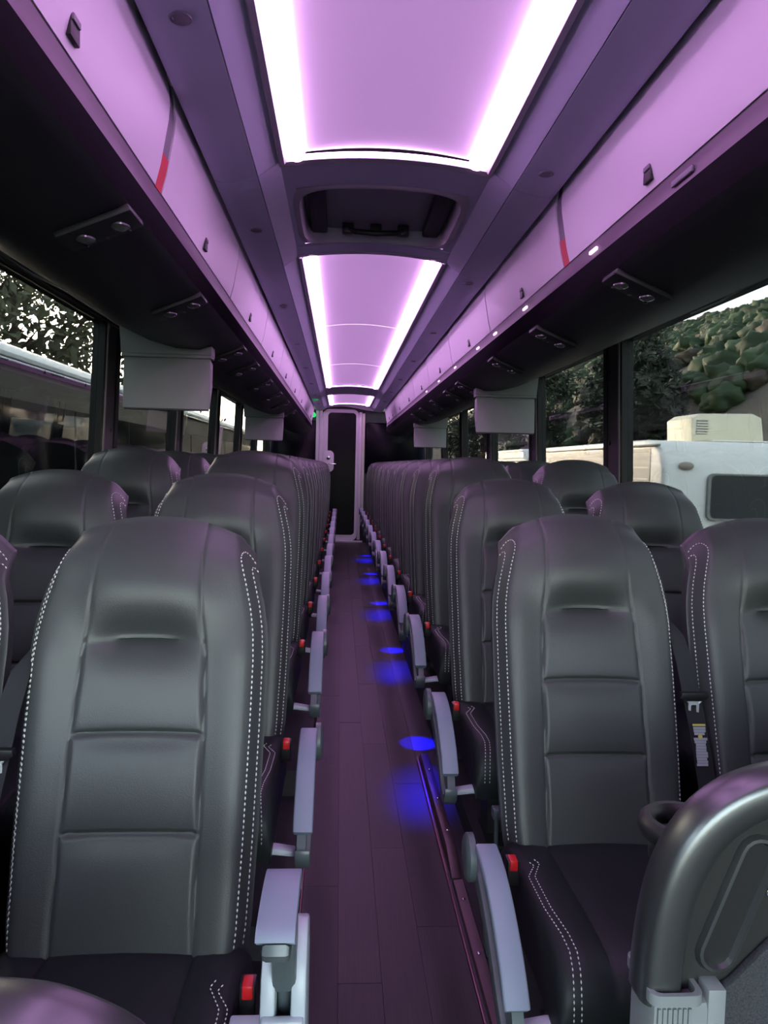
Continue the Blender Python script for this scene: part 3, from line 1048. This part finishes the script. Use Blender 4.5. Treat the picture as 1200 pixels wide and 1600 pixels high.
def arm_meshes():
    top = dens(PADTOP, 3)
    low = offset(top, 0.020)
    pad = MB().prism(top + low[::-1], 'x', PX - 0.024, PX + 0.024, 0.0045, 2).data('arm_pad', PAD, angle=45)
    mid = offset(top, 0.0205)
    bot = offset(top, 0.05)
    sh = MB()
    web = mid[:] + [(-0.345, 0.300), (-0.325, 0.275), (-0.29, 0.268), (-0.25, 0.288), (-0.15, 0.350), (-0.06, 0.385), (0.0, 0.392), (0.03, 0.43), (0.012, 0.475)]
    sh.prism(web, 'x', PX - 0.008, PX + 0.014)
    bar = [(0.02, 0.452), (-0.06, 0.425), (-0.16, 0.378), (-0.25, 0.318), (-0.315, 0.290), (-0.350, 0.322), (-0.352, 0.300), (-0.33, 0.268), (-0.29, 0.260), (-0.25, 0.280), (-0.15, 0.343), (-0.05, 0.388), (0.02, 0.402)]
    sh.prism(dens(bar + bar[:1], 2)[:-1], 'x', PX - 0.019, PX + 0.018, 0.003)
    shell = sh.data('arm_shell', SHELL, angle=40)
    disc = MB().lathe([(0.052, 0.0), (0.052, -0.014), (0.046, -0.019), (0.02, -0.021), (0.004, -0.021)], (PX - 0.018, 0.028, 0.446), 'x', 28).data('pivot_disc', SHELL, angle=40)
    hub = MB().lathe([(0.012, 0.0), (0.012, -0.008), (0.006, -0.010)], (PX - 0.038, 0.0, 0.468), 'x', 14).data('pivot_bolt', STEEL)
    bar2 = MB().prism([(-0.300, 0.278), (-0.288, 0.292), (-0.24, 0.300), (-0.08, 0.294), (-0.08, 0.286), (-0.24, 0.284)], 'y', -0.300, -0.268, 0.002).data('frame_bar', BRACKET, angle=40)
    return pad, shell, disc, hub, bar2


def arm_raised():
    """first left seat: armrest folded part-way up on its post (built for aisle at -x, mirrored later)"""
    top = [(-0.075, 0.690), (-0.10, 0.708), (-0.13, 0.717), (-0.18, 0.721), (-0.23, 0.719), (-0.262, 0.7145), (-0.272, 0.705)]
    top = dens(top, 3)
    low = offset(top, 0.026)
    pad = MB().prism(top + low[::-1], 'x', PX - 0.026, PX + 0.026, 0.006, 3).data('arm_pad', PAD, angle=45)
    face = MB().prism([(-0.268, 0.700), (-0.255, 0.690), (-0.2, 0.693), (-0.12, 0.690), (-0.09, 0.675), (-0.05, 0.60), (-0.03, 0.52), (-0.05, 0.49), (-0.085, 0.50), (-0.115, 0.58), (-0.15, 0.635), (-0.215, 0.660), (-0.262, 0.672), (-0.274, 0.688)], 'x', PX - 0.020, PX + 0.018, 0.006, 2).data('arm_shell', SHELL, angle=40)
    post = MB().tube([(PX, -0.06, 0.56), (PX, -0.055, 0.50), (PX, -0.05, 0.44), (PX, -0.045, 0.41)], [0.014, 0.0115, 0.0105, 0.0105], 14).data('hinge_post', SHELL)
    cas = MB()
    cas.prism([(-0.09, 0.05), (-0.10, 0.46), (-0.085, 0.52), (-0.05, 0.555), (-0.01, 0.562), (0.03, 0.545), (0.07, 0.48), (0.09, 0.05)], 'x', PX + 0.012, PX + 0.036, 0.005)
    cas.prism([(-0.09, 0.05), (-0.10, 0.47), (-0.085, 0.53), (-0.05, 0.565), (-0.01, 0.572), (0.03, 0.555), (0.07, 0.48), (0.09, 0.05)], 'x', PX - 0.036, PX - 0.012, 0.005)
    cas.box(PX - 0.033, PX + 0.033, -0.112, -0.095, 0.05, 0.47, 0.004)
    cas.box(PX - 0.03, PX + 0.03, -0.02, 0.0, 0.05, 0.52, 0.003)
    cas.box(PX + 0.03, PX + 0.085, -0.10, -0.06, 0.425, 0.445, 0.004)
    casting = cas.data('hinge_casting', BRACKET, angle=40)
    return pad, face, post, casting


def belt_meshes():
    """belt on the side away from the aisle (+x): strap, tongue, label"""
    pts = [(0.200, 0.410, 0.985), (0.222, 0.335, 0.945), (0.245, 0.285, 0.90), (0.256, 0.250, 0.83), (0.262, 0.225, 0.765), (0.268, 0.195, 0.69), (0.275, 0.165, 0.60), (0.282, 0.135, 0.50), (0.284, 0.12, 0.42)]
    hw = [0.006, 0.014, 0.020, 0.024, 0.0245, 0.024, 0.024, 0.024, 0.024]
    V, F = [], []
    for p, h in zip(pts, hw):
        for dx, dy in ((-1, 0), (1, 0.004), (1, 0.007), (-1, 0.003)):
            V.append((p[0] + dx * h, p[1] + dy, p[2]))
    for i in range(len(pts) - 1):
        for k in range(4):
            l = (k + 1) % 4
            F.append((i * 4 + k, i * 4 + l, i * 4 + 4 + l, i * 4 + 4 + k))
    strap = MB().add(V, F).data('belt_strap', BELT, angle=60)
    c = Vector((0.262, 0.213, 0.752))
    ti = MB().prism([(-0.034, 0.020), (0.034, 0.020), (0.036, 0.008), (0.022, -0.002), (-0.022, -0.002), (-0.038, 0.006)], 'y', -0.008, 0.010, 0.003)
    cap = ti.data('tongue_grip', BLACKP)
    out = rrect(-0.0135, 0.0135, -0.050, 0.000, 0.006, 4)
    inn = rrect(-0.0075, 0.0075, -0.043, -0.012, 0.004, 4)
    tg = ring_prism(out, inn, 'y', -0.003, 0.000)
    tg.tube([(-0.024, -0.004, 0.006), (-0.018, -0.004, -0.001), (-0.0125, -0.003, -0.008)], 0.002, 6).tube([(0.024, -0.004, 0.006), (0.018, -0.004, -0.001), (0.0125, -0.003, -0.008)], 0.002, 6)
    tongue = tg.data('belt_tongue', mat('tongue_metal', (0.68, 0.69, 0.70), 0.35, 0.25))
    lb = MB()
    rnd = random.Random(3)
    for i in range(13):
        w_ = 0.017 - rnd.random() * 0.004
        z = -0.010 - i * 0.0068 - (0.006 if i > 2 else 0)
        lb.box(-w_, w_ + rnd.uniform(-0.003, 0.001), -0.0015, 0, z - 0.0062, z)
    lab = lb.data('print_lines', TAG, smooth=False)
    ly = MB().box(-0.017, 0.016, -0.0015, 0, -0.008, -0.003).lathe([(0.0055, 0), (0.0055, -0.0015)], (0.0, 0, -0.0335), 'y', 12).data('yellow_print', TAGY, smooth=False)
    return strap, cap, tongue, lab, ly, c


def mirrored(me, name):
    m2 = me.copy()
    m2.name = name
    for v in m2.vertices:
        v.co.x = -v.co.x
    m2.flip_normals()
    return m2


BACK, STITCH, HEADSEAM, CUSH, CSTITCH = backrest_mesh(), stitch_mesh(), thread_mesh(), cushion_mesh(), cushion_stitch()
PED = MB().prism([(-0.30, 0.283), (0.15, 0.283), (0.15, 0.25), (0.10, 0.235), (0.07, 0.03), (0.11, 0.012), (0.11, 0.0), (-0.09, 0.0), (-0.09, 0.012), (-0.04, 0.03), (-0.05, 0.235), (-0.30, 0.255)], 'x', -0.135, 0.135, 0.0).data('pedestal', PEDESTAL, smooth=False)
BUCK = MB().box(-0.260, -0.233, -0.022, 0.012, 0.405, 0.462, 0.004).data('buckle', BLACKP)
BTN = MB().box(-0.256, -0.2375, -0.0245, 0.006, 0.440, 0.4645, 0.003).data('buckle_button', RED)
A_PAD, A_SHELL, A_DISC, A_HUB, A_BAR = arm_meshes()
R_PAD, R_FACE, R_POST, R_CAST = arm_raised()
B_STRAP, B_CAP, B_TONGUE, B_LAB, B_LY, B_C = belt_meshes()
MIR = {m.name: mirrored(m, m.name + '_mirrored') for m in (A_PAD, A_SHELL, A_DISC, A_HUB, A_BAR, BUCK, BTN, B_STRAP, R_PAD, R_FACE, R_POST, R_CAST)}
# mirrored() renames; keep a lookup by original datablock
def side_mesh(me, flip):
    return MIR[me.name] if flip else me


RYS = [1.575, 2.395] + [3.22 + 0.8 * k for k in range(11)]
LYS = [1.197, 2.06] + [2.87 + 0.8 * k for k in range(11)]
RZ = [0.002, 0.085] + [0.175] * 11
for s, ys, nm in ((1, RYS, 'hillside'), (-1, LYS, 'parked coach')):
    flip = s < 0
    for i, y in enumerate(ys):
        for place in ('aisle', 'window'):
            if place == 'window' and i > 5:
                continue
            x = s * (0.515 if place == 'aisle' else 1.042)
            raised = flip and i == 0 and place == 'aisle'
            extra = ', armrest up' if raised else ''
            lab = 'black leather %s seat, %s side, %s row from the front%s' % (place, nm, ORD[i], extra)
            t = thing('coach_seat', lab, 'seat', (x, y, RZ[i]), 'black leather seats by the aisle' if place == 'aisle' else 'black leather seats by the windows')
            bk = link('backrest', BACK, t)
            link('stitching', STITCH, bk)['kind'] = 'stuff'
            if i < 3:
                link('head_seam', HEADSEAM, bk)
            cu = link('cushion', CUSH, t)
            link('cushion_stitching', CSTITCH, cu)['kind'] = 'stuff'
            link('pedestal', PED, t)
            if place == 'aisle':
                b = link('buckle', side_mesh(BUCK, flip), t)
                link('buckle_button', side_mesh(BTN, flip), b)['label'] = 'red release button'
                if raised:
                    pd = link('arm_pad', side_mesh(R_PAD, flip), t)
                    link('arm_shell', side_mesh(R_FACE, flip), t)
                    link('hinge_post', side_mesh(R_POST, flip), t)
                    link('hinge_casting', side_mesh(R_CAST, flip), t)
                else:
                    link('arm_pad', side_mesh(A_PAD, flip), t)
                    sh = link('arm_shell', side_mesh(A_SHELL, flip), t)
                    dc = link('pivot_disc', side_mesh(A_DISC, flip), sh)
                    link('frame_bar', side_mesh(A_BAR, flip), t)
            if i < 4 and place == 'aisle':
                st = link('belt_strap', side_mesh(B_STRAP, flip), t)
                c = Vector((s * B_C.x, B_C.y, B_C.z))
                link('tongue_grip', B_CAP, st, c)
                link('belt_tongue', B_TONGUE, st, c)
                if place == 'aisle' and i == 0:
                    lc = Vector((s * 0.268, 0.193, 0.700))
                    pl = link('print_lines', B_LAB, st, lc)
                    pl['label'] = 'grey printed warning lines'
                    py = link('yellow_print', B_LY, st, lc)
                    py['label'] = 'yellow heading of the warning'
                    for q in (pl, py):
                        q.rotation_euler.x = -0.32

# lever beside the first right seat and floor plate on the left
o = MB().tube([(0.315, 1.93, 0.10), (0.315, 1.935, 0.30), (0.315, 1.94, 0.38)], [0.007, 0.006, 0.006], 8).box(0.303, 0.327, 1.925, 1.955, 0.372, 0.402, 0.003).box(0.29, 0.36, 1.90, 1.96, 0.0, 0.10, 0.004).obj('release_lever', SHELL)
tag(o, 'small grey upright release lever behind the first hillside armrest', 'lever')
o = MB().box(-0.262, -0.230, 1.36, 1.62, 0.085, 0.097, 0.003).box(-0.262, -0.256, 1.36, 1.62, 0.0025, 0.09).obj('floor_bracket', STEEL)
tag(o, 'steel bracket with two screws at the aisle edge by the raised armrest', 'bracket')
for yy in (1.42, 1.55):
    link('screw', sc_, o, (-0.245, yy, 0.097))

# ---- blue courtesy lights under the right-hand seats
for k, y in enumerate([3.45, 5.23, 7.03, 8.95, 10.75]):
    t = thing('courtesy_light', 'small lamp casting a blue pool on the aisle floor, %s from the front' % ORD[k], 'lamp', (0.285, y, 0.42), 'blue aisle lamps under the seats')
    MB().box(-0.025, 0.035, -0.03, 0.03, -0.02, 0.02, 0.005).obj('housing', BLACKP, t)
    MB().lathe([(0.010, 0.0), (0.010, -0.003), (0.004, -0.004)], (-0.012, 0.0, -0.020), 'z', 12).obj('lens', BLUELENS, t)
    for nm, dx, dy, ang, bl, pw in (('narrow_beam', -0.012, 0.0, 28, 0.4, 120), ('wide_beam', -0.012, -0.02, 40, 1.0, 15)):
        ld = bpy.data.lights.new(nm, 'SPOT')
        ld.energy = pw
        ld.color = (0.003, 0.004, 1.0)
        ld.spot_size = math.radians(ang)
        ld.spot_blend = bl
        ld.shadow_soft_size = 0.006
        lo = bpy.data.objects.new(nm, ld)
        C.objects.link(lo)
        lo.parent = t
        lo.location = (dx - 0.0, dy, -0.027)
        d = Vector((-0.012, -0.0, -1)) if nm == 'narrow_beam' else Vector((-0.10, -1.05, -1))
        lo.rotation_euler = d.to_track_quat('-Z', 'Y').to_euler()
o = MB().box(-0.028, 0.028, -0.03, 0.05, 0.0, 0.055, 0.006).obj('lavender_block', mat('lavender_glow', (0.22, 0.2, 0.45), 0.35, emit=(0.2, 0.16, 0.7), estr=0.25), None, (0.318, 1.36, 0.002))  # glowing block added for a bluish-lavender spot, no lamp known there
tag(o, 'glowing lavender block added on the floor under the first hillside armrest', 'lamp')

# ================================================================== MODESTY PANELS
def modesty(s, y, label, path, cup=True):
    t = thing('modesty_panel', label, 'partition', (s * 0.25, y, 0.0))
    X = lambda v: s * (v - 0.25)
    # rail path (x, z): post top, arch and run to the wall
    path = dens(path, 4)
    prof = [(-0.5, -0.36), (-0.46, -0.44), (-0.38, -0.485), (-0.2, -0.505), (0.0, -0.51), (0.2, -0.495), (0.34, -0.46), (0.43, -0.39), (0.48, -0.28), (0.5, 0.0), (0.47, 0.3), (0.38, 0.43), (0.2, 0.5), (-0.3, 0.5), (-0.46, 0.42), (-0.5, 0.3)]
    V, F = [], []
    n = len(prof)
    W, D = 0.048, 0.062
    for i, p in enumerate(path):
        a, b = Vector(path[max(i - 1, 0)]), Vector(path[min(i + 1, len(path) - 1)])
        tg = (b - a).normalized()
        nx, nz = -tg.y, tg.x     # outward (towards aisle / up)
        for u, v in prof:
            V.append((X(p[0] + nx * u * W), v * D, p[1] + nz * u * W))
    for i in range(len(path) - 1):
        for k in range(n):
            l = (k + 1) % n
            F.append((i * n + k, i * n + l, i * n + n + l, i * n + n + k))
    F += [tuple(range(n)), tuple(range((len(path) - 1) * n, len(path) * n))]
    MB().add(V, F).obj('grab_rail', TUBE, t, angle=60)
    # moulded panel inside the arch with a slanted hand slot
    low = offset(path, 0.020)
    body = [(x, z) for x, z in low]
    out = [(X(x), z) for x, z in body] + [(X(1.34), 0.55), (X(0.31), 0.55)]
    pc = MB().prism(out, 'y', -0.012, 0.014).obj('moulded_panel', PANELD, t, smooth=False)
    # slot: raised rounded rim round a dark pocket
    c0, c1 = Vector((0.338, 0.748)), Vector((0.383, 0.868))
    ax = (c1 - c0).normalized()
    nr = Vector((-ax.y, ax.x))

    def capsule(r):
        o = []
        for i in range(9):
            a = math.pi * i / 8
            q = c1 + (ax * math.sin(a) + nr * math.cos(a) * -1) * r
            o.append((X(q.x), q.y))
        for i in range(9):
            a = math.pi * i / 8
            q = c0 + (-ax * math.sin(a) + nr * math.cos(a)) * r
            o.append((X(q.x), q.y))
        return o
    rm = []
    for r_, yy in ((0.027, -0.0125), (0.0235, -0.019), (0.0195, -0.0195), (0.0165, -0.013)):
        c = capsule(r_)
        rm.append([(x, yy, z) for x, z in c + c[:1]])
    MB().grid(rm).obj('slot_rim', TUBE, pc)
    MB().prism(capsule(0.0165), 'y', -0.0135, -0.0122).obj('slot_pocket', BLACKP, pc, smooth=False)
    for bx, bz in ((0.405, 0.91), (0.402, 0.822)):
        MB().lathe([(0.006, 0), (0.006, -0.003), (0.003, -0.0045)], (X(bx), -0.0125, bz), 'y', 12).obj('bolt', CHROME, pc)
    # carpeted lower panel
    MB().prism([(X(0.325), 0.04), (X(1.34), 0.04), (X(1.34), 0.86), (X(0.47), 0.795), (X(0.40), 0.765), (X(0.352), 0.715), (X(0.325), 0.70)], 'y', -0.026, -0.0125, 0.003).obj('fabric_panel', FABRIC, t)
    # aluminium post: ribbed aisle face, plain front flank, collar
    MB().box(X(0.252), X(0.335), -0.036, 0.036, 0.0, 0.700, 0.008).obj('post', ALU, t)
    rib = MB()
    for k in range(7):
        xx = 0.257 + k * 0.0062
        rib.box(X(xx), X(xx + 0.0036), -0.0385, -0.035, 0.0, 0.694)
    rib.obj('ribs', ALU, t, smooth=False)['kind'] = 'stuff'
    co = rrect(0.247, 0.312, -0.042, 0.042, 0.012, 4)
    ci = rrect(0.2535, 0.3055, -0.036, 0.036, 0.010, 4)
    ring_prism([(X(x), z) for x, z in co], [(X(x), z) for x, z in ci], 'z', 0.699, 0.713).obj('collar', ALU, t)
    MB().box(X(0.318), X(0.340), -0.0375, 0.0, 0.02, 0.716, 0.002).obj('edge_plate', ALU, t)
    MB().lathe([(0.007, 0), (0.007, -0.003), (0.0035, -0.005)], (X(0.329), -0.0375, 0.668), 'y', 12).obj('screw', CHROME, t)
    # cup holder on the seat side
    if not cup:
        return
    ch = MB()
    cx, cy, cz = X(0.352), 0.115, 0.838
    prof2 = []
    for i in range(10):
        a = 2 * math.pi * i / 10
        prof2.append((0.047 + 0.013 * math.cos(a), 0.016 * math.sin(a)))
    nn = 28
    V, F = [], []
    for k in range(nn):
        an = 2 * math.pi * k / nn
        for r_, h in prof2:
            V.append((cx + r_ * math.cos(an), cy + r_ * math.sin(an), cz + h))
    for k in range(nn):
        for i in range(10):
            j = (i + 1) % 10
            k2 = (k + 1) % nn
            F.append((k * 10 + i, k2 * 10 + i, k2 * 10 + j, k * 10 + j))
    ch.add(V, F)
    ch.box(cx - 0.03, cx + 0.03, 0.014, 0.07, cz - 0.03, cz + 0.008, 0.004)
    ch.lathe([(0.044, -0.03), (0.044, -0.045), (0.02, -0.046)], (cx, cy, cz), 'z', 24)
    ch.obj('cup_holder', PANELD, t)


RAIL_R = [(0.266, 0.690), (0.268, 0.74), (0.275, 0.80), (0.289, 0.850), (0.312, 0.892), (0.343, 0.923), (0.385, 0.944), (0.44, 0.955), (0.55, 0.962), (0.80, 0.966), (1.34, 0.966)]
RAIL_L = [(0.262, 0.690), (0.262, 0.75), (0.263, 0.81), (0.270, 0.860), (0.288, 0.889), (0.332, 0.912), (0.372, 0.920), (0.45, 0.923), (0.60, 0.924), (0.90, 0.924), (1.34, 0.924)]
modesty(1, 0.85, 'grab rail partition with cup holder before the first hillside seats', RAIL_R)
modesty(-1, 0.52, 'grab rail partition before the first seats on the parked coach side', RAIL_L, False)

# ================================================================== OUTSIDE
gz = -1.25
struct(MB().box(-150, 150, -60, 260, gz - 0.2, gz).obj('ground', ASPHALT, smooth=False))

# parked coach on the left
t = thing('parked_coach', 'dark parked coach with white roof edge beside the windows', 'coach', (-2.8, 4.0, gz))
x0, z0 = -2.8, gz
prof = [(0.0, 0.35), (0.0, 2.1), (-0.02, 3.05), (-0.045, 3.40), (-2.5, 3.30), (-2.55, 3.0), (-2.55, 0.35)]
MB().prism(prof, 'y', -8.0, 20.0).obj('body', COACHBODY, t, smooth=False)
rp = [(-0.04, 3.395), (-0.02, 3.42), (-0.03, 3.465), (-0.07, 3.50), (-0.2, 3.525), (-2.2, 3.53), (-2.48, 3.47), (-2.52, 3.31), (-2.0, 3.25), (-0.3, 3.25)]
MB().prism(rp, 'y', -8.0, 20.0).obj('roof', COACHROOF, t, angle=50)
MB().box(-0.05, 0.012, -8.0, 20.0, 3.345, 3.362, 0.004).obj('gutter', COACHROOF, t)
for k in range(14):
    a = -7.9 + k * 1.93
    gp = [(0.004, 1.95), (-0.014, 3.05), (-0.03, 3.05), (-0.012, 1.95)]
    MB().prism(gp, 'y', a, a + 1.86).obj('side_window', COACHGLASS, t, smooth=False)
for yy in (-5.5, 16.0):
    MB().lathe([(0.48, 0), (0.48, 0.05), (0.44, 0.07), (0.26, 0.06), (0.24, 0.02), (0.05, 0.02)], (0.0, yy, 0.48), 'x', 28).obj('wheel', BLACKP, t)


# campers on the right
def camper(loc, W, H, L, label, body=None, name='camper'):
    t = thing(name, label, 'camper', loc)
    # front face at y=0 looking to -y, body runs to +y
    side = [(0.0, 0.35), (-0.04, 1.2), (-0.02, H - 0.42), (0.10, H - 0.16), (0.34, H - 0.03), (0.7, H), (L, H), (L, 0.35)]
    MB().prism(side, 'x', 0.0, W, 0.07, 4).obj('body', body or RVBODY, t, angle=50)
    MB().prism(rrect(W * 0.24, W * 0.98, H - 1.06, H - 0.46, 0.08), 'y', -0.075, -0.03, 0.0).obj('windscreen', RVGLASS, t, smooth=False)
    ring_prism(rrect(W * 0.235, W * 0.985, H - 1.07, H - 0.45, 0.085), rrect(W * 0.25, W * 0.97, H - 1.045, H - 0.475, 0.075), 'y', -0.085, -0.03).obj('screen_frame', RVGREY, t)
    o = MB().lathe([(0.075, 0), (0.070, -0.02), (0.04, -0.035), (0.01, -0.04)], (0, 0, 0), 'y', 18).obj('marker_lamp', AMBER, t, (W * 0.12, -0.03, H - 0.36))
    o.scale = (1.4, 1, 0.75)
    MB().box(-0.007, 0.003, 0.40, L - 0.05, 0.45, H - 0.13, 0.0).obj('side_panel', SIDING, t, smooth=False)
    for k in range(14):
        zz = 0.55 + k * 0.16
        if zz < H - 0.3:
            MB().box(-0.012, 0.004, 0.45, L - 0.15, zz, zz + 0.02).obj('side_rib', RVBODY, t, smooth=False)
    MB().box(-0.03, 0.02, 0.15, L, H - 0.10, H - 0.07, 0.005).obj('gutter', RVGREY, t)
    MB().box(-0.010, 0.0, 1.2, 2.3, 1.3, 1.9, 0.004).obj('side_window', RVGLASS, t)
    for yy in (0.9, L - 1.3):
        MB().lathe([(0.36, 0), (0.36, 0.05), (0.3, 0.08), (0.17, 0.07), (0.05, 0.03)], (0.0, yy, 0.36), 'x', 24).obj('wheel', BLACKP, t)
    return t


camper((4.12, 9.5, gz), 2.5, 3.03, 6.0, 'white camper with roof air conditioner and dark windscreen outside the window')
t = thing('roof_air_conditioner', 'cream air conditioner on the roof of the white camper', 'air conditioner', (4.9, 11.0, gz + 3.03))
MB().prism([(0.33, 0.03), (0.31, 0.38), (0.43, 0.46), (1.28, 0.48), (1.42, 0.42), (1.48, 0.03)], 'y', 0.0, 0.9, 0.05, 3).obj('shroud', RVCREAM, t)
MB().box(0.38, 1.6, 0.1, 0.9, 0.0, 0.045).obj('painted_shadow', DARKSLOT, t, smooth=False)  # dark box drawn as the shadow line under the shroud
MB().box(0.6, 1.75, -0.10, 0.5, 0.04, 0.06, 0.004).obj('roof_lip', RVBODY, t)
vg = MB().box(0.38, 0.56, -0.012, 0.006, 0.14, 0.36, 0.005).obj('grille', RVGREY, t)
for k in range(5):
    MB().box(0.385, 0.555, -0.02, -0.010, 0.155 + k * 0.04, 0.172 + k * 0.04).obj('grille_bar', RVCREAM, vg, smooth=False)
camper((4.35, 17.2, gz), 2.5, 2.86, 7.0, 'grey ribbed camper parked behind the one with the air conditioner', SIDING)
camper((6.4, 26.0, gz), 2.6, 3.30, 7.0, 'small far white camper low between the window pillar and screen')

# hillside on the right
def hill_h(x, y):
    d = max(0.0, x - 10)
    h = gz + 35.0 * (1 - math.exp(-d / 33.0)) * (0.70 + 0.30 * sm(15, 80, y)) + 0.05 * max(0, d - 30)
    h *= 0.94 + 0.06 * math.sin(y * 0.05 + 0.6)
    n = noise.noise(Vector((x * 0.06, y * 0.06, 0.3))) * 2.2 + noise.noise(Vector((x * 0.2, y * 0.2, 4.0))) * 0.7
    return h + n * min(1.0, d / 8)


rows = []
for i in range(70):
    y = 14 + i * 2.6
    rows.append([(8 + k * 1.8, y, hill_h(8 + k * 1.8, y)) for k in range(60)])
mh = bpy.data.materials.new('hillside_soil')
mh.use_nodes = True
nt = mh.node_tree
b = nt.nodes['Principled BSDF']
b.inputs['Roughness'].default_value = 0.95
tc = nt.nodes.new('ShaderNodeTexCoord')
nz = nt.nodes.new('ShaderNodeTexNoise')
nz.inputs['Scale'].default_value = 0.075
nz.inputs['Detail'].default_value = 6
nz.inputs['Distortion'].default_value = 0.6
nt.links.new(tc.outputs['Object'], nz.inputs['Vector'])
cr = nt.nodes.new('ShaderNodeValToRGB')
E_ = cr.color_ramp.elements
E_[0].position = 0.30
E_[0].color = (0.055, 0.051, 0.068, 1)
E_[1].position = 0.72
E_[1].color = (0.125, 0.105, 0.075, 1)
e = E_.new(0.47)
e.color = (0.11, 0.097, 0.083, 1)
e = E_.new(0.40)
e.color = (0.07, 0.067, 0.082, 1)
e = E_.new(0.60)
e.color = (0.14, 0.125, 0.105, 1)
nt.links.new(nz.outputs['Fac'], cr.inputs[0])
nt.links.new(cr.outputs[0], b.inputs['Base Color'])
hill = struct(MB().grid(rows).obj('hill', mh, angle=180))


def blob(mb, c, r, rnd, sq=0.8, n=1):
    bm = bmesh.new()
    bmesh.ops.create_icosphere(bm, subdivisions=n + 2, radius=1.0)
    off = Vector((rnd.random() * 50, rnd.random() * 50, 0))
    for v in bm.verts:
        k = 1 + 0.40 * noise.noise(v.co * 1.6 + off) + 0.30 * noise.noise(v.co * 4.3 + off) + 0.15 * rnd.uniform(-1, 1)
        v.co = Vector((v.co.x * r * k + c[0], v.co.y * r * k + c[1], v.co.z * r * k * sq + c[2]))
    mb.bm(bm)


rnd = random.Random(11)
mg, mbn = MB(), MB()
for i in range(4600):
    x = rnd.uniform(12, 80)
    y = rnd.uniform(20, 150)
    if not 0.24 < x / y < 0.95 or y < 34:
        continue
    z = hill_h(x, y)
    dens_ = noise.noise(Vector((x * 0.05, y * 0.05, 9.0)))
    if z > 5.6 + 5 * dens_:
        blob(mg if rnd.random() < 0.88 else mbn, (x, y, z + 0.3), rnd.uniform(0.5, 1.2), rnd)
    elif dens_ > 0.02 and rnd.random() < 0.55:
        blob(mbn if rnd.random() < 0.65 else mg, (x, y, z + 0.1), rnd.uniform(0.4, 1.0), rnd)
o = mg.obj('hillside_vegetation', BUSHG, hill, angle=180)
o['kind'] = 'stuff'
o = mbn.obj('dry_vegetation', BUSHB, hill, angle=180)
o['kind'] = 'stuff'


def tree(name, x, y, h, r, z0, m, label, group, nleaf=2600, seed=0, leaf=0.16, crown0=0.18):
    rnd = random.Random(seed)
    t = thing(name, label, 'tree', (x, y, z0), group)
    tr = MB()
    tr.tube([(0, 0, 0), (0.05, 0.02, h * 0.3), (-0.05, 0.05, h * 0.62), (0.0, 0.0, h * 0.93)], [h * 0.022, h * 0.017, h * 0.010, 0.02], 8)
    for k in range(12):
        z = h * rnd.uniform(0.25, 0.85)
        a = rnd.uniform(0, 6.28)
        L = r * rnd.uniform(0.6, 1.0) * (1.15 - z / h)
        e = (math.cos(a) * L, math.sin(a) * L, z + L * 0.5)
        tr.tube([(0, 0, z), (e[0] * 0.5, e[1] * 0.5, z + L * 0.18), e], [0.055, 0.035, 0.012], 5)
    tr.obj('trunk', BARK, t)
    V, F = [], []
    cl = []
    for k in range(46):
        zz = rnd.uniform(crown0, 1.0)
        rr = r * (1.05 - 0.75 * abs(zz - 0.45) ** 1.1) * rnd.random() ** 0.5
        a = rnd.uniform(0, 6.28)
        cl.append((math.cos(a) * rr, math.sin(a) * rr, zz * h, r * rnd.uniform(0.18, 0.36)))
    for i in range(nleaf):
        c = cl[rnd.randrange(len(cl))]
        d = Vector((rnd.gauss(0, 1), rnd.gauss(0, 1), rnd.gauss(0, 0.8))) * c[3] * 0.62
        p = Vector(c[:3]) + d
        u = Vector((rnd.gauss(0, 1), rnd.gauss(0, 1), rnd.gauss(0, 1))).normalized()
        v = u.orthogonal().normalized()
        l = leaf * rnd.uniform(0.7, 1.4)
        o = len(V)
        V += [p - u * l, p + v * l * 0.45, p + u * l, p - v * l * 0.45]
        F.append((o, o + 1, o + 2, o + 3))
    me = make_data('foliage', V, F, m, smooth=False)
    f = link('foliage', me, t)
    f['kind'] = 'stuff'
    return t


for k, (x, y, h, r) in enumerate([(-9.3, 21.5, 9.5, 2.2), (-14.5, 27, 11, 2.6), (-8.4, 28, 9.5, 2.2), (-20.5, 34, 12, 3.0), (-13.6, 34, 11, 2.6), (-8.0, 35, 9.5, 2.2), (-20, 42, 13, 3.0), (-14.6, 20.5, 9, 2.4)]):
    tree('leafy_tree', x, y, h, r, gz, LEAF, 'olive leafy tree against the bright sky behind the parked coach, %s of the clump' % ORD[k], 'trees behind the parked coach', 2300, 100 + k, 0.16, 0.10)
for k, (x, y, h, r) in enumerate([(8.6, 20.6, 5.0, 1.05), (10.2, 24.2, 5.4, 1.2), (11.6, 28.2, 6.0, 1.3), (9.6, 36.0, 7.6, 1.9), (15.2, 39.5, 8.0, 2.0), (13.9, 33.4, 6.6, 1.4), (9.0, 47.0, 12.0, 2.6), (10.5, 58.0, 14.0, 3.2)]):
    tree('dark_tree', x, y, h, r, max(gz, hill_h(x, y) - 0.3), LEAFD, 'dark dense tree at the foot of the hill beyond the campers, %s of the row' % ORD[k], 'dark trees at the foot of the hill', 8000, 200 + k, 0.13, 0.05)
